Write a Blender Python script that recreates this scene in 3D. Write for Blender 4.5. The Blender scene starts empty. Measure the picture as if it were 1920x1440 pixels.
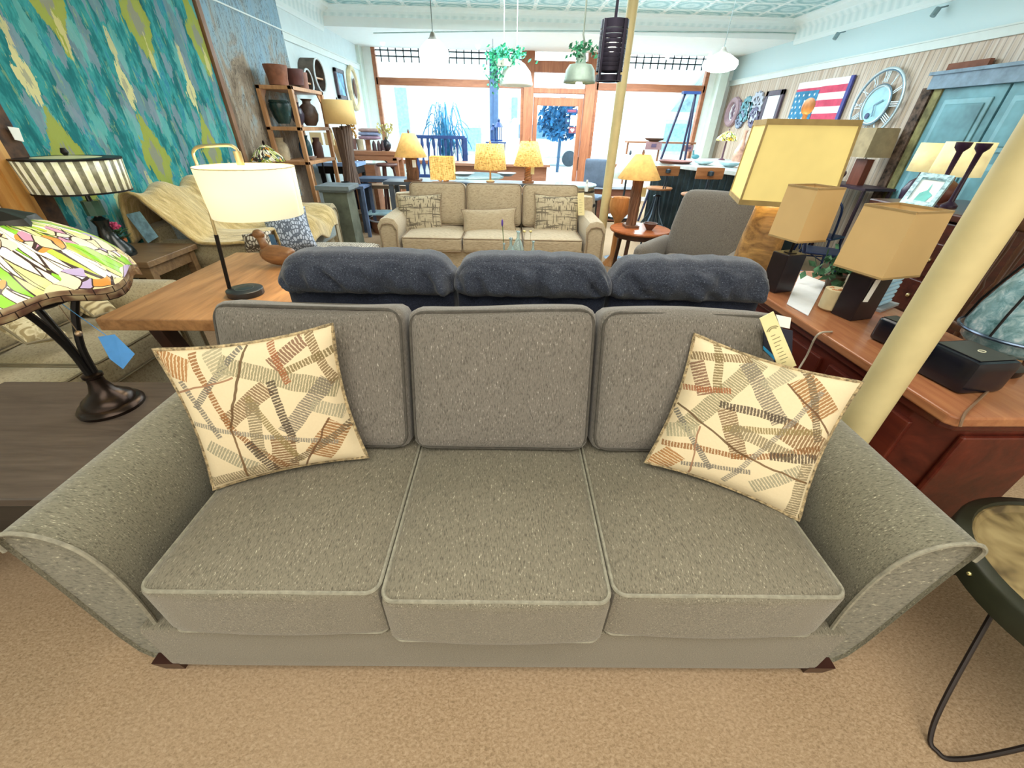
import bpy, math, random
from mathutils import Vector, Matrix, noise
random.seed(7)
PI = math.pi
COL = bpy.context.scene.collection
# ---------------------------------------------------------------- camera numbers (1920x1440 frame)
FPX, EYE = 734.0, 1.5
def _axes(pitch=33.2, yaw=2.0, roll=1.3):
    p, y, r = [math.radians(v) for v in (pitch, yaw, roll)]
    f = Vector((math.sin(y)*math.cos(p), math.cos(y)*math.cos(p), -math.sin(p)))
    R = Vector((math.cos(y), -math.sin(y), 0)); U = R.cross(f)
    c, s = math.cos(r), math.sin(r)
    return f, c*R + s*U, -s*R + c*U
CF, CR, CU = _axes()
def P(px, py, x=None, y=None, z=None):
    """world point seen at a pixel of the photograph, on the plane x=, y= or z="""
    d = CF + CR*((px-960)/FPX) + CU*((720-py)/FPX)
    t = x/d.x if x is not None else (y/d.y if y is not None else (z-EYE)/d.z)
    return Vector((d.x*t, d.y*t, EYE + d.z*t))
# ---------------------------------------------------------------- materials
def lin(h):
    h = h.lstrip('#'); o = []
    for i in (0, 2, 4):
        c = int(h[i:i+2], 16)/255
        o.append(c/12.92 if c <= .04045 else ((c+.055)/1.055)**2.4)
    return (*o, 1)
class V:
    """tiny wrapper so that node maths can be written as expressions"""
    def __init__(s, nt, k): s.nt, s.k = nt, k
    def m(s, op, *a):
        n = s.nt.nodes.new('ShaderNodeMath'); n.operation = op
        for i, v in enumerate((s, *a)):
            if isinstance(v, V): s.nt.links.new(v.k, n.inputs[i])
            else: n.inputs[i].default_value = v
        return V(s.nt, n.outputs[0])
    def __add__(s, o): return s.m('ADD', o)
    def __radd__(s, o): return s.m('ADD', o)
    def __sub__(s, o): return s.m('SUBTRACT', o)
    def __rsub__(s, o): return (s*-1) + o
    def __mul__(s, o): return s.m('MULTIPLY', o)
    def __rmul__(s, o): return s.m('MULTIPLY', o)
    def __truediv__(s, o): return s.m('DIVIDE', o)
    def lt(s, o): return s.m('LESS_THAN', o)
    def gt(s, o): return s.m('GREATER_THAN', o)
    def abs(s): return s.m('ABSOLUTE')
    def frac(s): return s.m('FRACT')
    def floor(s): return s.m('FLOOR')
    def sin(s): return s.m('SINE')
    def max(s, o): return s.m('MAXIMUM', o)
    def min(s, o): return s.m('MINIMUM', o)
    def clamp(s): return s.m('MAXIMUM', 0.0).m('MINIMUM', 1.0)
class Mat:
    def __init__(s, name, rough=.7, metal=0, **kw):
        s.m = bpy.data.materials.new(name); s.m.use_nodes = True; s.nt = s.m.node_tree
        s.b = s.nt.nodes['Principled BSDF']; s.set('Roughness', rough); s.set('Metallic', metal)
        for k, v in kw.items(): s.set(k.replace('_', ' '), v)
    def set(s, k, v):
        i = s.b.inputs[k]
        if isinstance(v, V): s.nt.links.new(v.k, i)
        elif hasattr(v, 'type') and hasattr(v, 'links'): s.nt.links.new(v, i)
        else: i.default_value = v
    def coord(s, kind='Object', scale=(1, 1, 1), rot=(0, 0, 0)):
        t = s.nt.nodes.new('ShaderNodeTexCoord'); mp = s.nt.nodes.new('ShaderNodeMapping')
        s.nt.links.new(t.outputs[kind], mp.inputs[0]); mp.inputs['Scale'].default_value = scale
        mp.inputs['Rotation'].default_value = rot
        return mp.outputs[0]
    def xyz(s, kind='Object'):
        t = s.nt.nodes.new('ShaderNodeTexCoord'); n = s.nt.nodes.new('ShaderNodeSeparateXYZ')
        s.nt.links.new(t.outputs[kind], n.inputs[0]); return [V(s.nt, o) for o in n.outputs]
    def vec(s, a, b, c=0.0):
        n = s.nt.nodes.new('ShaderNodeCombineXYZ')
        for i, v in enumerate((a, b, c)):
            if isinstance(v, V): s.nt.links.new(v.k, n.inputs[i])
            else: n.inputs[i].default_value = v
        return n.outputs[0]
    def noise(s, co, scale=5, detail=2, rough=.5, dist=0):
        n = s.nt.nodes.new('ShaderNodeTexNoise'); s.nt.links.new(co, n.inputs['Vector'])
        n.inputs['Scale'].default_value = scale; n.inputs['Detail'].default_value = detail
        n.inputs['Roughness'].default_value = rough; n.inputs['Distortion'].default_value = dist
        return V(s.nt, n.outputs[0])
    def voro(s, co, scale=5, feat='F1', out='Distance', rnd=1):
        n = s.nt.nodes.new('ShaderNodeTexVoronoi'); n.feature = feat; s.nt.links.new(co, n.inputs['Vector'])
        n.inputs['Scale'].default_value = scale; n.inputs['Randomness'].default_value = rnd
        return V(s.nt, n.outputs[out])
    def ramp(s, fac, stops, interp='LINEAR'):
        n = s.nt.nodes.new('ShaderNodeValToRGB'); s.nt.links.new(fac.k, n.inputs[0]); e = n.color_ramp.elements
        n.color_ramp.interpolation = interp
        while len(e) < len(stops): e.new(.5)
        for i, (p, c) in enumerate(stops): e[i].position = p; e[i].color = lin(c) if isinstance(c, str) else c
        return n.outputs[0]
    def mix(s, fac, a, b, kind='MIX'):
        n = s.nt.nodes.new('ShaderNodeMix'); n.data_type = 'RGBA'; n.blend_type = kind
        if isinstance(fac, V): s.nt.links.new(fac.k, n.inputs[0])
        else: n.inputs[0].default_value = fac
        for i, v in ((6, a), (7, b)):
            if isinstance(v, str): n.inputs[i].default_value = lin(v)
            elif isinstance(v, tuple): n.inputs[i].default_value = v
            else: s.nt.links.new(v, n.inputs[i])
        return n.outputs[2]
    def bump(s, h, strength=.3, dist=.01):
        n = s.nt.nodes.new('ShaderNodeBump'); s.nt.links.new(h.k, n.inputs['Height'])
        n.inputs['Strength'].default_value = strength; n.inputs['Distance'].default_value = dist
        s.nt.links.new(n.outputs[0], s.b.inputs['Normal'])
    def glow(s, col, strength):
        s.set('Emission Color', lin(col) if isinstance(col, str) else col); s.set('Emission Strength', strength)
_cache = {}
def C(c, rough=.6, metal=0, var=.12, scale=8, stretch=(1, 1, 1), glow=0, bump=0, **kw):
    """plain material with a little procedural variation"""
    key = (c, rough, metal, var, scale, stretch, glow, bump, tuple(kw.items()))
    if key in _cache: return _cache[key]
    m = Mat('mat_'+c.strip('#'), rough, metal, **kw)
    b = lin(c); n = m.noise(m.coord('Object', stretch), scale, 3, .6)
    lo = tuple(x*(1-var*1.6) for x in b[:3])+(1,); hi = tuple(min(1, x*(1+var*1.6)) for x in b[:3])+(1,)
    r = m.ramp(n, [(.3, lo), (.7, hi)]); m.set('Base Color', r)
    if glow: m.glow(r, glow)
    if bump: m.bump(n, bump, .01)
    _cache[key] = m.m; return m.m
def WOOD(c1, c2, axis='y', scale=6, rough=.45, glow=0):
    key = ('wood', c1, c2, axis, scale, rough)
    if key in _cache: return _cache[key]
    m = Mat('wood_'+c1.strip('#'), rough)
    st = {'x': (.12, 1, 1), 'y': (1, .12, 1), 'z': (1, 1, .12)}[axis]
    co = m.coord('Object', st)
    n = m.noise(co, scale*2.2, 6, .65, 1.2); n2 = m.noise(co, scale*14, 2, .6)
    r = m.ramp(n*.75+n2*.25, [(.32, c1), (.5, m_mid(c1, c2)), (.68, c2)]); m.set('Base Color', r)
    m.bump(n2, .12, .004); _cache[key] = m.m; return m.m
def m_mid(a, b):
    A, B = lin(a), lin(b); return tuple((x+y)/2 for x, y in zip(A, B))
def FABRIC(name, base, light, dark, flecks=(500, 500, 60), amt=1.0, rough=.95, coarse=(260, 260, 60)):
    m = Mat(name, rough); m.set('Sheen Weight', .25); m.set('Specular IOR Level', .15)
    a = m.noise(m.coord('Object', flecks), 1, 2, .6); b = m.noise(m.coord('Object', coarse), 1, 2, .6)
    big = m.noise(m.coord('Object'), 5, 2)
    r = m.ramp(a*.6+b*.4, [(.36, dark), (.5, base), (.6, base), (.68, light)])
    r = m.mix((big-.5).abs()*.5*amt, r, dark); m.set('Base Color', r); m.bump(a, .25, .003); return m.m
METAL_BLK = C('#1c1a1a', .45, .6, .1); BRASS = C('#cdbf93', .3, .9, .05); BRONZE = C('#2b211c', .28, .8, .15)
GLASS = Mat('clear_glass', .03); GLASS.set('Transmission Weight', 1.0); GLASS.set('IOR', 1.1); GLASS.set('Base Color', lin('#eaf8fa')); GLASS = GLASS.m
# ---------------------------------------------------------------- mesh building
class MB:
    def __init__(s): s.v, s.f, s.uv = [], [], []
    def add(s, vs, fs, M=None, uvs=None):
        o = len(s.v); s.v += [tuple(M @ Vector(p)) if M else tuple(p) for p in vs]
        s.f += [tuple(i+o for i in f) for f in fs]
        s.uv += list(uvs) if uvs else [(0, 0)]*len(vs); return s
    def box(s, c, d, rot=None):
        """box: centre c, full size d"""
        x, y, z = [k/2 for k in d]
        vs = [Vector(p) for p in ((-x,-y,-z),(x,-y,-z),(x,y,-z),(-x,y,-z),(-x,-y,z),(x,-y,z),(x,y,z),(-x,y,z))]
        if rot: E = Matrix.Rotation(rot[2], 3, 'Z') @ Matrix.Rotation(rot[1], 3, 'Y') @ Matrix.Rotation(rot[0], 3, 'X'); vs = [E @ v for v in vs]
        c = Vector(c)
        return s.add([v+c for v in vs], [(0,3,2,1),(4,5,6,7),(0,1,5,4),(1,2,6,5),(2,3,7,6),(3,0,4,7)])
    def b2(s, lo, hi): return s.box([(a+b)/2 for a, b in zip(lo, hi)], [abs(b-a) for a, b in zip(lo, hi)])
    def beam(s, a, b, w, h=None, up=(0, 0, 1)):
        a, b = Vector(a), Vector(b); h = h or w; d = (b-a).normalized(); up = Vector(up)
        if abs(d.dot(up)) > .98: up = Vector((0, 1, 0))
        r = d.cross(up).normalized()*w/2; u = r.cross(d).normalized()*h/2
        return s.add([a-r-u, a+r-u, a+r+u, a-r+u, b-r-u, b+r-u, b+r+u, b-r+u], [(0,1,2,3),(7,6,5,4),(0,4,5,1),(1,5,6,2),(2,6,7,3),(3,7,4,0)])
    def tube(s, pts, r, n=8, closed=False, cap=True):
        pts = [Vector(p) for p in pts]; N = len(pts); rs = r if isinstance(r, (list, tuple)) else [r]*N
        ref = None; vs = []; fs = []
        for i, p in enumerate(pts):
            a = pts[(i-1) % N] if (closed or i) else p; b = pts[(i+1) % N] if (closed or i < N-1) else p
            d = (b-a).normalized()
            if ref is None: ref = d.orthogonal().normalized()
            ref = (ref - d*ref.dot(d)); ref = ref.normalized() if ref.length > 1e-6 else d.orthogonal().normalized()
            q = d.cross(ref)
            for k in range(n):
                t = 2*PI*k/n; vs.append(p+(ref*math.cos(t)+q*math.sin(t))*rs[i])
        for i in range(N if closed else N-1):
            j = (i+1) % N
            for k in range(n): k2 = (k+1) % n; fs.append((i*n+k, i*n+k2, j*n+k2, j*n+k))
        if cap and not closed: fs += [tuple(range(n-1, -1, -1)), tuple((N-1)*n+k for k in range(n))]
        return s.add(vs, fs)
    def lathe(s, prof, c=(0, 0, 0), n=28, caps=True, sx=1, sy=1, fn=None):
        """prof: list of (radius, z)"""
        vs, fs, uv = [], [], []; c = Vector(c); L = len(prof)
        for i, (r, z) in enumerate(prof):
            for k in range(n+1):
                t = 2*PI*k/n; rr, zz = fn(r, z, t, i/(L-1)) if fn else (r, z)
                vs.append(c+Vector((rr*math.cos(t)*sx, rr*math.sin(t)*sy, zz))); uv.append((k/n, i/(L-1)))
        m = n+1
        for i in range(L-1):
            for k in range(n): fs.append((i*m+k, i*m+k+1, (i+1)*m+k+1, (i+1)*m+k))
        if caps:
            if prof[0][0] > 1e-4: fs.append(tuple(range(n-1, -1, -1)))
            if prof[-1][0] > 1e-4: fs.append(tuple((L-1)*m+k for k in range(n)))
        return s.add(vs, fs, None, uv)
    def prism(s, poly, y0, y1, axis='y'):
        """poly of 2-D points extruded; axis y: (x,z); x: (y,z); z: (x,y)"""
        def mk(p, t): return {'y': (p[0], t, p[1]), 'x': (t, p[0], p[1]), 'z': (p[0], p[1], t)}[axis]
        n = len(poly); vs = [mk(p, y0) for p in poly]+[mk(p, y1) for p in poly]
        fs = [tuple(range(n)), tuple(range(2*n-1, n-1, -1))]+[(i, i+n, (i+1) % n+n, (i+1) % n) for i in range(n)]
        return s.add(vs, fs)
    def loft(s, rings, cap=True):
        n = len(rings[0]); vs = [p for r in rings for p in r]; fs = []
        for i in range(len(rings)-1):
            for k in range(n): k2 = (k+1) % n; fs.append((i*n+k, i*n+k2, (i+1)*n+k2, (i+1)*n+k))
        if cap: fs += [tuple(range(n-1, -1, -1)), tuple((len(rings)-1)*n+k for k in range(n))]
        return s.add(vs, fs)
    def blob(s, c, r, n=12, fn=None):
        vs, fs = [], []; c = Vector(c); r = Vector(r) if not isinstance(r, (int, float)) else Vector((r, r, r))
        for i in range(n+1):
            th = PI*i/n
            for k in range(2*n):
                ph = PI*k/n; d = Vector((math.sin(th)*math.cos(ph), math.sin(th)*math.sin(ph), math.cos(th)))
                q = Vector((d.x*r.x, d.y*r.y, d.z*r.z)); vs.append(c+(fn(q, d) if fn else q))
        m = 2*n
        for i in range(n):
            for k in range(m): k2 = (k+1) % m; fs.append((i*m+k, (i+1)*m+k, (i+1)*m+k2, i*m+k2))
        return s.add(vs, fs)
    def puff(s, c, half, r=.03, bulge=(0, 0, 0), N=12, fn=None, M=None):
        """rounded box with optional outward bulge of its faces"""
        c, h = Vector(c), Vector(half); ts = [math.sin(PI/2*(-1+2*i/N))*.35+(-1+2*i/N)*.65 for i in range(N+1)]
        inner = Vector([max(k-r, 0) for k in h])
        for ax in range(3):
            a, b = [(1, 2), (2, 0), (0, 1)][ax]
            for sg in (-1, 1):
                vs = []
                for i in ts:
                    for j in ts:
                        p = Vector((0, 0, 0)); p[ax] = sg; p[a] = i; p[b] = j
                        q = Vector([p[k]*h[k] for k in range(3)])
                        inn = Vector([max(-inner[k], min(inner[k], q[k])) for k in range(3)])
                        d = q-inn; d = d.normalized() if d.length > 1e-9 else d
                        o = inn+d*r
                        for k in range(3):
                            if bulge[k]:
                                u, w = [(1, 2), (2, 0), (0, 1)][k]
                                o[k] += (p[k])*bulge[k]*max(0, 1-p[u]**2)**.8*max(0, 1-p[w]**2)**.8
                        if fn: o = fn(o, p)
                        vs.append((M @ (o+c)) if M else o+c)
                n = N+1; fs = []
                for i in range(N):
                    for j in range(N):
                        q = (i*n+j, (i+1)*n+j, (i+1)*n+j+1, i*n+j+1); fs.append(q if sg > 0 else q[::-1])
                s.add(vs, fs)
        return s
    def build(s, name, mat, parent=None, smooth=False, bevel=0, weld=False, loc=None, solid=0, sub=0):
        me = bpy.data.meshes.new(name); me.from_pydata(s.v, [], s.f); me.validate(clean_customdata=False)
        if any(u != (0, 0) for u in s.uv):
            l = me.uv_layers.new(name='UVMap')
            for lp in me.loops: l.data[lp.index].uv = s.uv[lp.vertex_index]
        o = bpy.data.objects.new(name, me); COL.objects.link(o)
        me.materials.append(mat)
        if weld:
            import bmesh
            bm = bmesh.new(); bm.from_mesh(me); bmesh.ops.remove_doubles(bm, verts=bm.verts, dist=1e-5)
            bmesh.ops.recalc_face_normals(bm, faces=bm.faces); bm.to_mesh(me); bm.free()
        if smooth:
            me.polygons.foreach_set('use_smooth', [True]*len(me.polygons))
            if smooth != 'all':
                try: me.set_sharp_from_angle(angle=math.radians(42))
                except Exception: pass
        if solid: md = o.modifiers.new('solid', 'SOLIDIFY'); md.thickness = solid; md.offset = 0
        if bevel:
            md = o.modifiers.new('bevel', 'BEVEL'); md.width = bevel; md.segments = 2; md.limit_method = 'ANGLE'
        if sub: md = o.modifiers.new('sub', 'SUBSURF'); md.levels = md.render_levels = sub
        if parent: o.parent = parent
        if loc is not None: o.location = loc
        return o
def tag(o, label, cat, group=None):
    o['label'] = label; o['category'] = cat
    if group: o['group'] = group
    return o
def thing(name, label, cat, loc=(0, 0, 0), rz=0, group=None):
    o = bpy.data.objects.new(name, None); COL.objects.link(o); o.location = loc; o.rotation_euler = (0, 0, rz)
    o.empty_display_size = .05; return tag(o, label, cat, group)
def struct(o): o['kind'] = 'structure'; return o
def dup(root, loc, rz=None, label=None, group=None, scale=None):
    r = root.copy(); COL.objects.link(r); r.location = loc
    if rz is not None: r.rotation_euler = (0, 0, rz)
    if label: r['label'] = label
    if group: r['group'] = group
    if scale: r.scale = scale
    for ch in list(root.children):
        c = ch.copy(); COL.objects.link(c); c.parent = r
        for g in list(ch.children): d = g.copy(); COL.objects.link(d); d.parent = c
    return r
def rrect(hx, hy, r, n=5, cx=0, cy=0):
    o = []
    for (sx, sy, a0) in ((1, 1, 0), (-1, 1, PI/2), (-1, -1, PI), (1, -1, 1.5*PI)):
        for i in range(n+1):
            t = a0+PI/2*i/n; o.append((cx+sx*(hx-r)+r*math.cos(t), cy+sy*(hy-r)+r*math.sin(t)))
    return o
def smooth_path(pts, n=8, closed=False):
    pts = [Vector(p) for p in pts]; o = []; N = len(pts)
    for i in range(N if closed else N-1):
        g = lambda k: pts[k % N] if closed else pts[max(0, min(N-1, k))]
        p0, p1, p2, p3 = g(i-1), g(i), g(i+1), g(i+2)
        for k in range(n):
            t = k/n; o.append(.5*((2*p1)+(p2-p0)*t+(2*p0-5*p1+4*p2-p3)*t*t+(3*p1-p0-3*p2+p3)*t**3))
    if not closed: o.append(pts[-1])
    return o
# ---------------------------------------------------------------- camera
cd = bpy.data.cameras.new('camera'); co = bpy.data.objects.new('camera', cd); COL.objects.link(co)
cd.sensor_width = 36; cd.lens = FPX/1920*36; cd.clip_start = .02; cd.clip_end = 200
co.matrix_world = Matrix(((CR.x, CU.x, -CF.x, 0), (CR.y, CU.y, -CF.y, 0), (CR.z, CU.z, -CF.z, EYE), (0, 0, 0, 1)))
bpy.context.scene.camera = co
bpy.context.scene.view_settings.view_transform = 'Standard'
bpy.context.scene.view_settings.exposure = .62
# ---------------------------------------------------------------- world: bright cool street in front, softer warm fill added behind, where the back wall is left out
w = bpy.data.worlds.new('world'); bpy.context.scene.world = w; w.use_nodes = True; nt = w.node_tree
bg = nt.nodes['Background']; tc = nt.nodes.new('ShaderNodeTexCoord'); sp = nt.nodes.new('ShaderNodeSeparateXYZ')
nt.links.new(tc.outputs['Generated'], sp.inputs[0])
rp = nt.nodes.new('ShaderNodeValToRGB'); mr = nt.nodes.new('ShaderNodeMapRange'); mr.inputs[1].default_value = -.6; mr.inputs[2].default_value = .6
nt.links.new(sp.outputs[1], mr.inputs[0]); nt.links.new(mr.outputs[0], rp.inputs[0])
rp.color_ramp.elements[0].color = (.19, .168, .138, 1); rp.color_ramp.elements[1].color = (.80, .94, 1.0, 1)
nt.links.new(rp.outputs[0], bg.inputs[0]); bg.inputs[1].default_value = 6.5
def area(name, loc, size, power, col, rot=(0, 0, 0), sy=None):
    l = bpy.data.lights.new(name, 'AREA'); l.energy = power; l.color = col; l.size = size
    if sy: l.shape = 'RECTANGLE'; l.size_y = sy
    o = bpy.data.objects.new(name, l); COL.objects.link(o); o.location = loc; o.rotation_euler = rot; return o
def bulb(name, loc, power, col=(1, .78, .5), r=.04):
    l = bpy.data.lights.new(name, 'POINT'); l.energy = power; l.color = col; l.shadow_soft_size = r
    o = bpy.data.objects.new(name, l); COL.objects.link(o); o.location = loc; return o
area('overhead_fill', (0.2, -.6, 2.9), 3.2, 62, (1, .93, .80), sy=1.6)  # warm fill lamp added overhead, no fixture hangs here
area('overhead_fill', (0.6, 3.2, 2.95), 3.5, 75, (1, .95, .86), sy=1.6)  # second added fill, brightens the middle of the shop
area('overhead_fill', (1.0, 7.0, 2.95), 4.5, 170, (.82, .95, 1), sy=2)  # cool fill added to brighten the front of the shop
area('window_bay_fill', (1.0, 9.8, 2.5), 5.0, 120, (.84, .96, 1), sy=.8)  # added lamp standing in for daylight spilling through the shop window
# ---------------------------------------------------------------- the room
D1, D2, XL, XR, ZC = 8.8, 10.8, -3.0, 5.08, 3.12
m = Mat('carpet', .95); co_ = m.coord('Object')
n1 = m.noise(m.coord('Object', (95, 150, 95)), 1.0, 3, .6, .6); n2 = m.noise(co_, 1.6, 2); n3 = m.noise(co_, 260, 2)
r = m.ramp(n1*.8+n3*.2, [(.34, '#8f785e'), (.5, '#a98f73'), (.68, '#bca48a')])
r = m.mix((n2-.42).clamp()*.9, r, '#bda48a'); m.set('Base Color', r); m.bump(n1*.6+n3*.4, .35, .005); m.set('Specular IOR Level', .1)
struct(MB().b2((XL-.3, -4, -.05), (XR+.3, D2+.1, 0)).build('floor', m.m))
wallm = C('#dfeef0', .8, var=.02)
struct(MB().b2((XL-.1, -4, 0), (XL, D2, 2.58)).b2((XL-.1, -4, 2.58), (XL, D2, ZC)).build('wall_left', wallm))
m = Mat('beadboard', .28); x, y, z = m.xyz('Object'); g = (y*14.0).frac(); line = g.lt(.16)
n = m.noise(m.coord('Object', (1, 18, .6)), 1.5, 4); low = z.lt(P(1417, 150, x=XR).z-.03)
r = m.ramp(n, [(.3, '#b99e84'), (.5, '#ccb8a4'), (.7, '#dccfc2')]); r = m.mix(line*.5, r, '#6f6058')
r = m.mix(low, '#cfe6ea', r); m.set('Base Color', r); m.bump(g.gt(.16)*low, .6, .01)
struct(MB().b2((XR, -4, 0), (XR+.1, D2, ZC)).build('wall_right', m.m))
zr = P(1417, 150, x=XR).z; zl = P(600, 98, x=XL).z
def strip(name, pts, size): pass
TR = C('#e6f0ee', .6, var=.02)
struct(MB().b2((XR-.035, -4, zr-.03), (XR, D2, zr+.05)).b2((XR-.05, -4, zr+.05), (XR, D2, zr+.065)).build('trim_1', TR))
struct(MB().b2((XL, -4, zl-.03), (XL+.035, D2, zl+.05)).b2((XL, -4, zl+.05), (XL+.05, D2, zl+.065)).build('trim_2', TR))
# cove cornice along both walls and the bulkhead
zc1 = 2.62
def cove(a, b, inward, dz=.34):
    """profile from wall foot to ceiling"""
    k_ = dz/.46; prof = [(a_*max(k_, .4), b_*k_) for a_, b_ in [(0, -.46), (.03, -.46), (.035, -.43), (.05, -.41), (.07, -.20), (.13, -.11), (.24, -.06), (.26, -.03), (.3, -.02), (.3, 0), (0, 0)]]
    mb = MB(); A, B = Vector(a), Vector(b); I = Vector(inward)
    mb.loft([[A+I*p+Vector((0, 0, q)) for p, q in prof], [B+I*p+Vector((0, 0, q)) for p, q in prof]]); return mb
m = Mat('cornice_plaster', .7); x, y, z = m.xyz('Object'); t = ((x+y)*7).frac(); m.set('Base Color', m.mix(((t-.5).abs()*2*z.gt(2.86)*z.lt(3.03))*.3, '#ecf8f8', '#9cc6c9'))
m.bump((t-.5).abs()*z.gt(2.86), .5, .02); CORN = m.m
struct(cove((XR, -4, ZC), (XR, D1, ZC), (-1, 0, 0), .33).build('trim_3', CORN))
struct(cove((XL, D1, ZC), (XL, -4, ZC), (1, 0, 0), .33).build('trim_4', CORN))
zb = P(1050, 60, y=D1).z
struct(cove((XL, D1, ZC), (XR, D1, ZC), (0, -1, 0), .13).build('trim_5', CORN))
# pressed tin ceiling
m = Mat('tin_ceiling', .45, .15); x, y, z = m.xyz('Object')
fx = ((x*1.9).frac()-.5).abs(); fy = ((y*1.9).frac()-.5).abs(); edge = fx.max(fy).gt(.44)
ring = ((fx*fx+fy*fy)*42).sin(); nn = m.noise(m.coord('Object', (1, 1, 1)), 34, 3)
h = edge*.9+ring*.35+nn*.9
r = m.ramp(h*.5, [(.1, '#8fc0c4'), (.45, '#cfe8e8'), (.8, '#f6fcfb')]); m.set('Base Color', r); m.bump(h, .7, .02)
struct(MB().b2((XL-.1, -4, ZC), (XR+.1, D2, ZC+.08)).build('ceiling', m.m))
# bulkhead above the recessed shop window, with a wide opening below it
struct(MB().b2((XL, D1, P(1050, 62, y=D1).z), (XR, D1+.12, ZC)).build('wall_bulkhead', C('#f2f8f7', .8, var=.01)))
struct(MB().b2((XL, D1+.12, P(1050, 62, y=D1).z), (XR, D2, P(1050, 62, y=D1).z+.05)).build('ceiling_window_bay', C('#f2f8f7', .8, var=.01)))
# storefront
def sf(px, py): return P(px, py, y=D2)
wx0, wx1 = sf(700, 110).x, sf(1330, 130).x; zt = sf(1000, 90).z; zf = sf(940, 305).z
FR = WOOD('#8a5238', '#b87a55', 'z', 5, .5); FRX = WOOD('#8a5238', '#b87a55', 'x', 5, .5)
dx0, dx1 = sf(985, 180).x, sf(1112, 180).x
ztr0, ztr1 = sf(870, 160).z, sf(870, 152).z
ww = C('#eef6f4', .8, var=.02)
struct(MB().b2((XL, D2, 0), (wx0, D2+.12, ZC)).b2((wx1, D2, 0), (XR, D2+.12, ZC)).b2((wx0, D2, zt+.08), (wx1, D2+.12, ZC)).b2((wx0, D2, 0), (dx0, D2+.12, zf-.02)).b2((dx1, D2, 0), (wx1, D2+.12, zf-.02)).build('wall_storefront', ww))
def window(name, x0, x1, posts=()):
    mb = MB(); y0, y1 = D2-.03, D2+.10
    mb.b2((x0, y0, zt), (x1, y1, zt+.10)).b2((x0, y0, ztr0-.03), (x1, y1, ztr1+.03)).b2((x0, y0, zf-.06), (x1, y1, zf+.02))
    mb.b2((x0-.03, y0, zf), (x0+.05, y1, zt)).b2((x1-.05, y0, zf), (x1+.03, y1, zt))
    o = struct(mb.build(name, FRX, bevel=.008))
    MB().b2((x0, D2+.045, zf), (x1, D2+.051, zt)).build('pane', GLASS, o)
    g = MB(); zg = zt-(zt-ztr1)*.5     # leaded glass band
    n = int((x1-x0)/.155)
    for i in range(n+1): xx = x0+(x1-x0)*i/n; g.b2((xx-.011, D2+.02, zg), (xx+.011, D2+.042, zt))
    for k in range(1, 4): zz = zg+(zt-zg)*k/3.0-.0; g.b2((x0, D2+.02, zz-.011), (x1, D2+.042, zz+.011))
    g.build('leaded_band', C('#33414c', .6), o)
    for px in posts: pass
    return o
window('window_1', wx0, dx0-.05); window('window_2', dx1+.05, wx1)
BP = C('#3d5f86', .5)
struct(MB().b2((sf(918, 150).x, D2-.08, zf-.3), (sf(934, 150).x, D2+.02, zt+.12)).build('trim_6', BP))
# door with its tall frame and transoms
fr = MB(); zd = sf(1050, 178).z; y0, y1 = D2-.12, D2+.1
jx0, jx1 = sf(985, 120).x, sf(1118, 120).x; jw = sf(1000, 120).x-sf(983, 120).x
ztop = sf(1050, 68).z; zhd = sf(1050, 42).z
fr.b2((jx0-.02, y0, 0), (jx0+jw, y1, ztop)).b2((jx1-jw, y0, 0), (jx1+.02, y1, ztop))
fr.b2((jx0-.1, y0-.06, ztop), (jx1+.1, y1, zhd)).b2((jx0-.14, y0-.1, zhd), (jx1+.14, y1, zhd+.05))
for a, b in ((86, 93), (115, 137), (166, 176)): fr.b2((jx0, y0+.03, sf(1050, b).z), (jx1, y1, sf(1050, a).z))
dframe = struct(fr.build('door_1', FR, bevel=.01))
MB().b2((jx0, D2+.02, zd), (jx1, D2+.026, ztop)).build('transom_pane', GLASS, dframe)
lx0, lx1 = jx0+jw+.015, jx1-jw-.015; st = .2
gx0, gx1, gz0, gz1 = sf(1008, 200).x, sf(1084, 200).x, sf(1050, 342).z, sf(1050, 199).z
leaf = MB().b2((lx0, D2-.03, 0.01), (gx0, D2+.03, zd-.05)).b2((gx1, D2-.03, .01), (lx1, D2+.03, zd-.05)).b2((gx0, D2-.03, gz1), (gx1, D2+.03, zd-.05)).b2((gx0, D2-.03, .01), (gx1, D2+.03, gz0)).b2((gx0+.1, D2-.045, .15), (gx1-.1, D2-.03, gz0-.12)).build('leaf', FR, dframe, bevel=.008)
MB().b2((gx0, D2-.003, gz0), (gx1, D2+.003, gz1)).build('pane', GLASS, leaf)
hz = sf(1085, 300)
MB().b2((hz.x-.03, D2-.05, hz.z-.22), (hz.x+.03, D2-.03, hz.z+.06)).tube([(hz.x, D2-.05, hz.z-.02), (hz.x, D2-.1, hz.z-.04), (hz.x, D2-.1, hz.z-.14), (hz.x, D2-.05, hz.z-.16)], .012).lathe([(.03, 0), (.03, .01)], (hz.x, D2-.06, hz.z+.02), 12).build('handle', C('#3c2f2a', .3, .8), leaf, smooth=True)
b = sf(1092, 270); MB().b2((b.x-.07, D2-.08, b.z-.04), (b.x+.07, D2-.03, b.z+.06)).build('door_closer_box', C('#2f4c7d', .5), leaf, bevel=.01)
def sticker(px0, py0, px1, py1, col, label, name='door_sticker', extra=None):
    a, c_ = sf(px0, py0), sf(px1, py1); o = MB().b2((a.x, D2-.012, c_.z), (c_.x, D2-.006, a.z)).build(name, C(col, .5, var=.03)); tag(o, label, 'sticker')
    if extra: extra(o, a, c_)
    return o
sticker(1063, 204, 1082, 212, '#3a3566', 'dark blue sticker at the top of the door glass', extra=lambda o, a, c_: MB().b2((a.x+.03, D2-.016, (a.z+c_.z)/2-.012), (c_.x-.03, D2-.012, (a.z+c_.z)/2+.012)).build('print_band', C('#b04a5a'), o))
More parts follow.
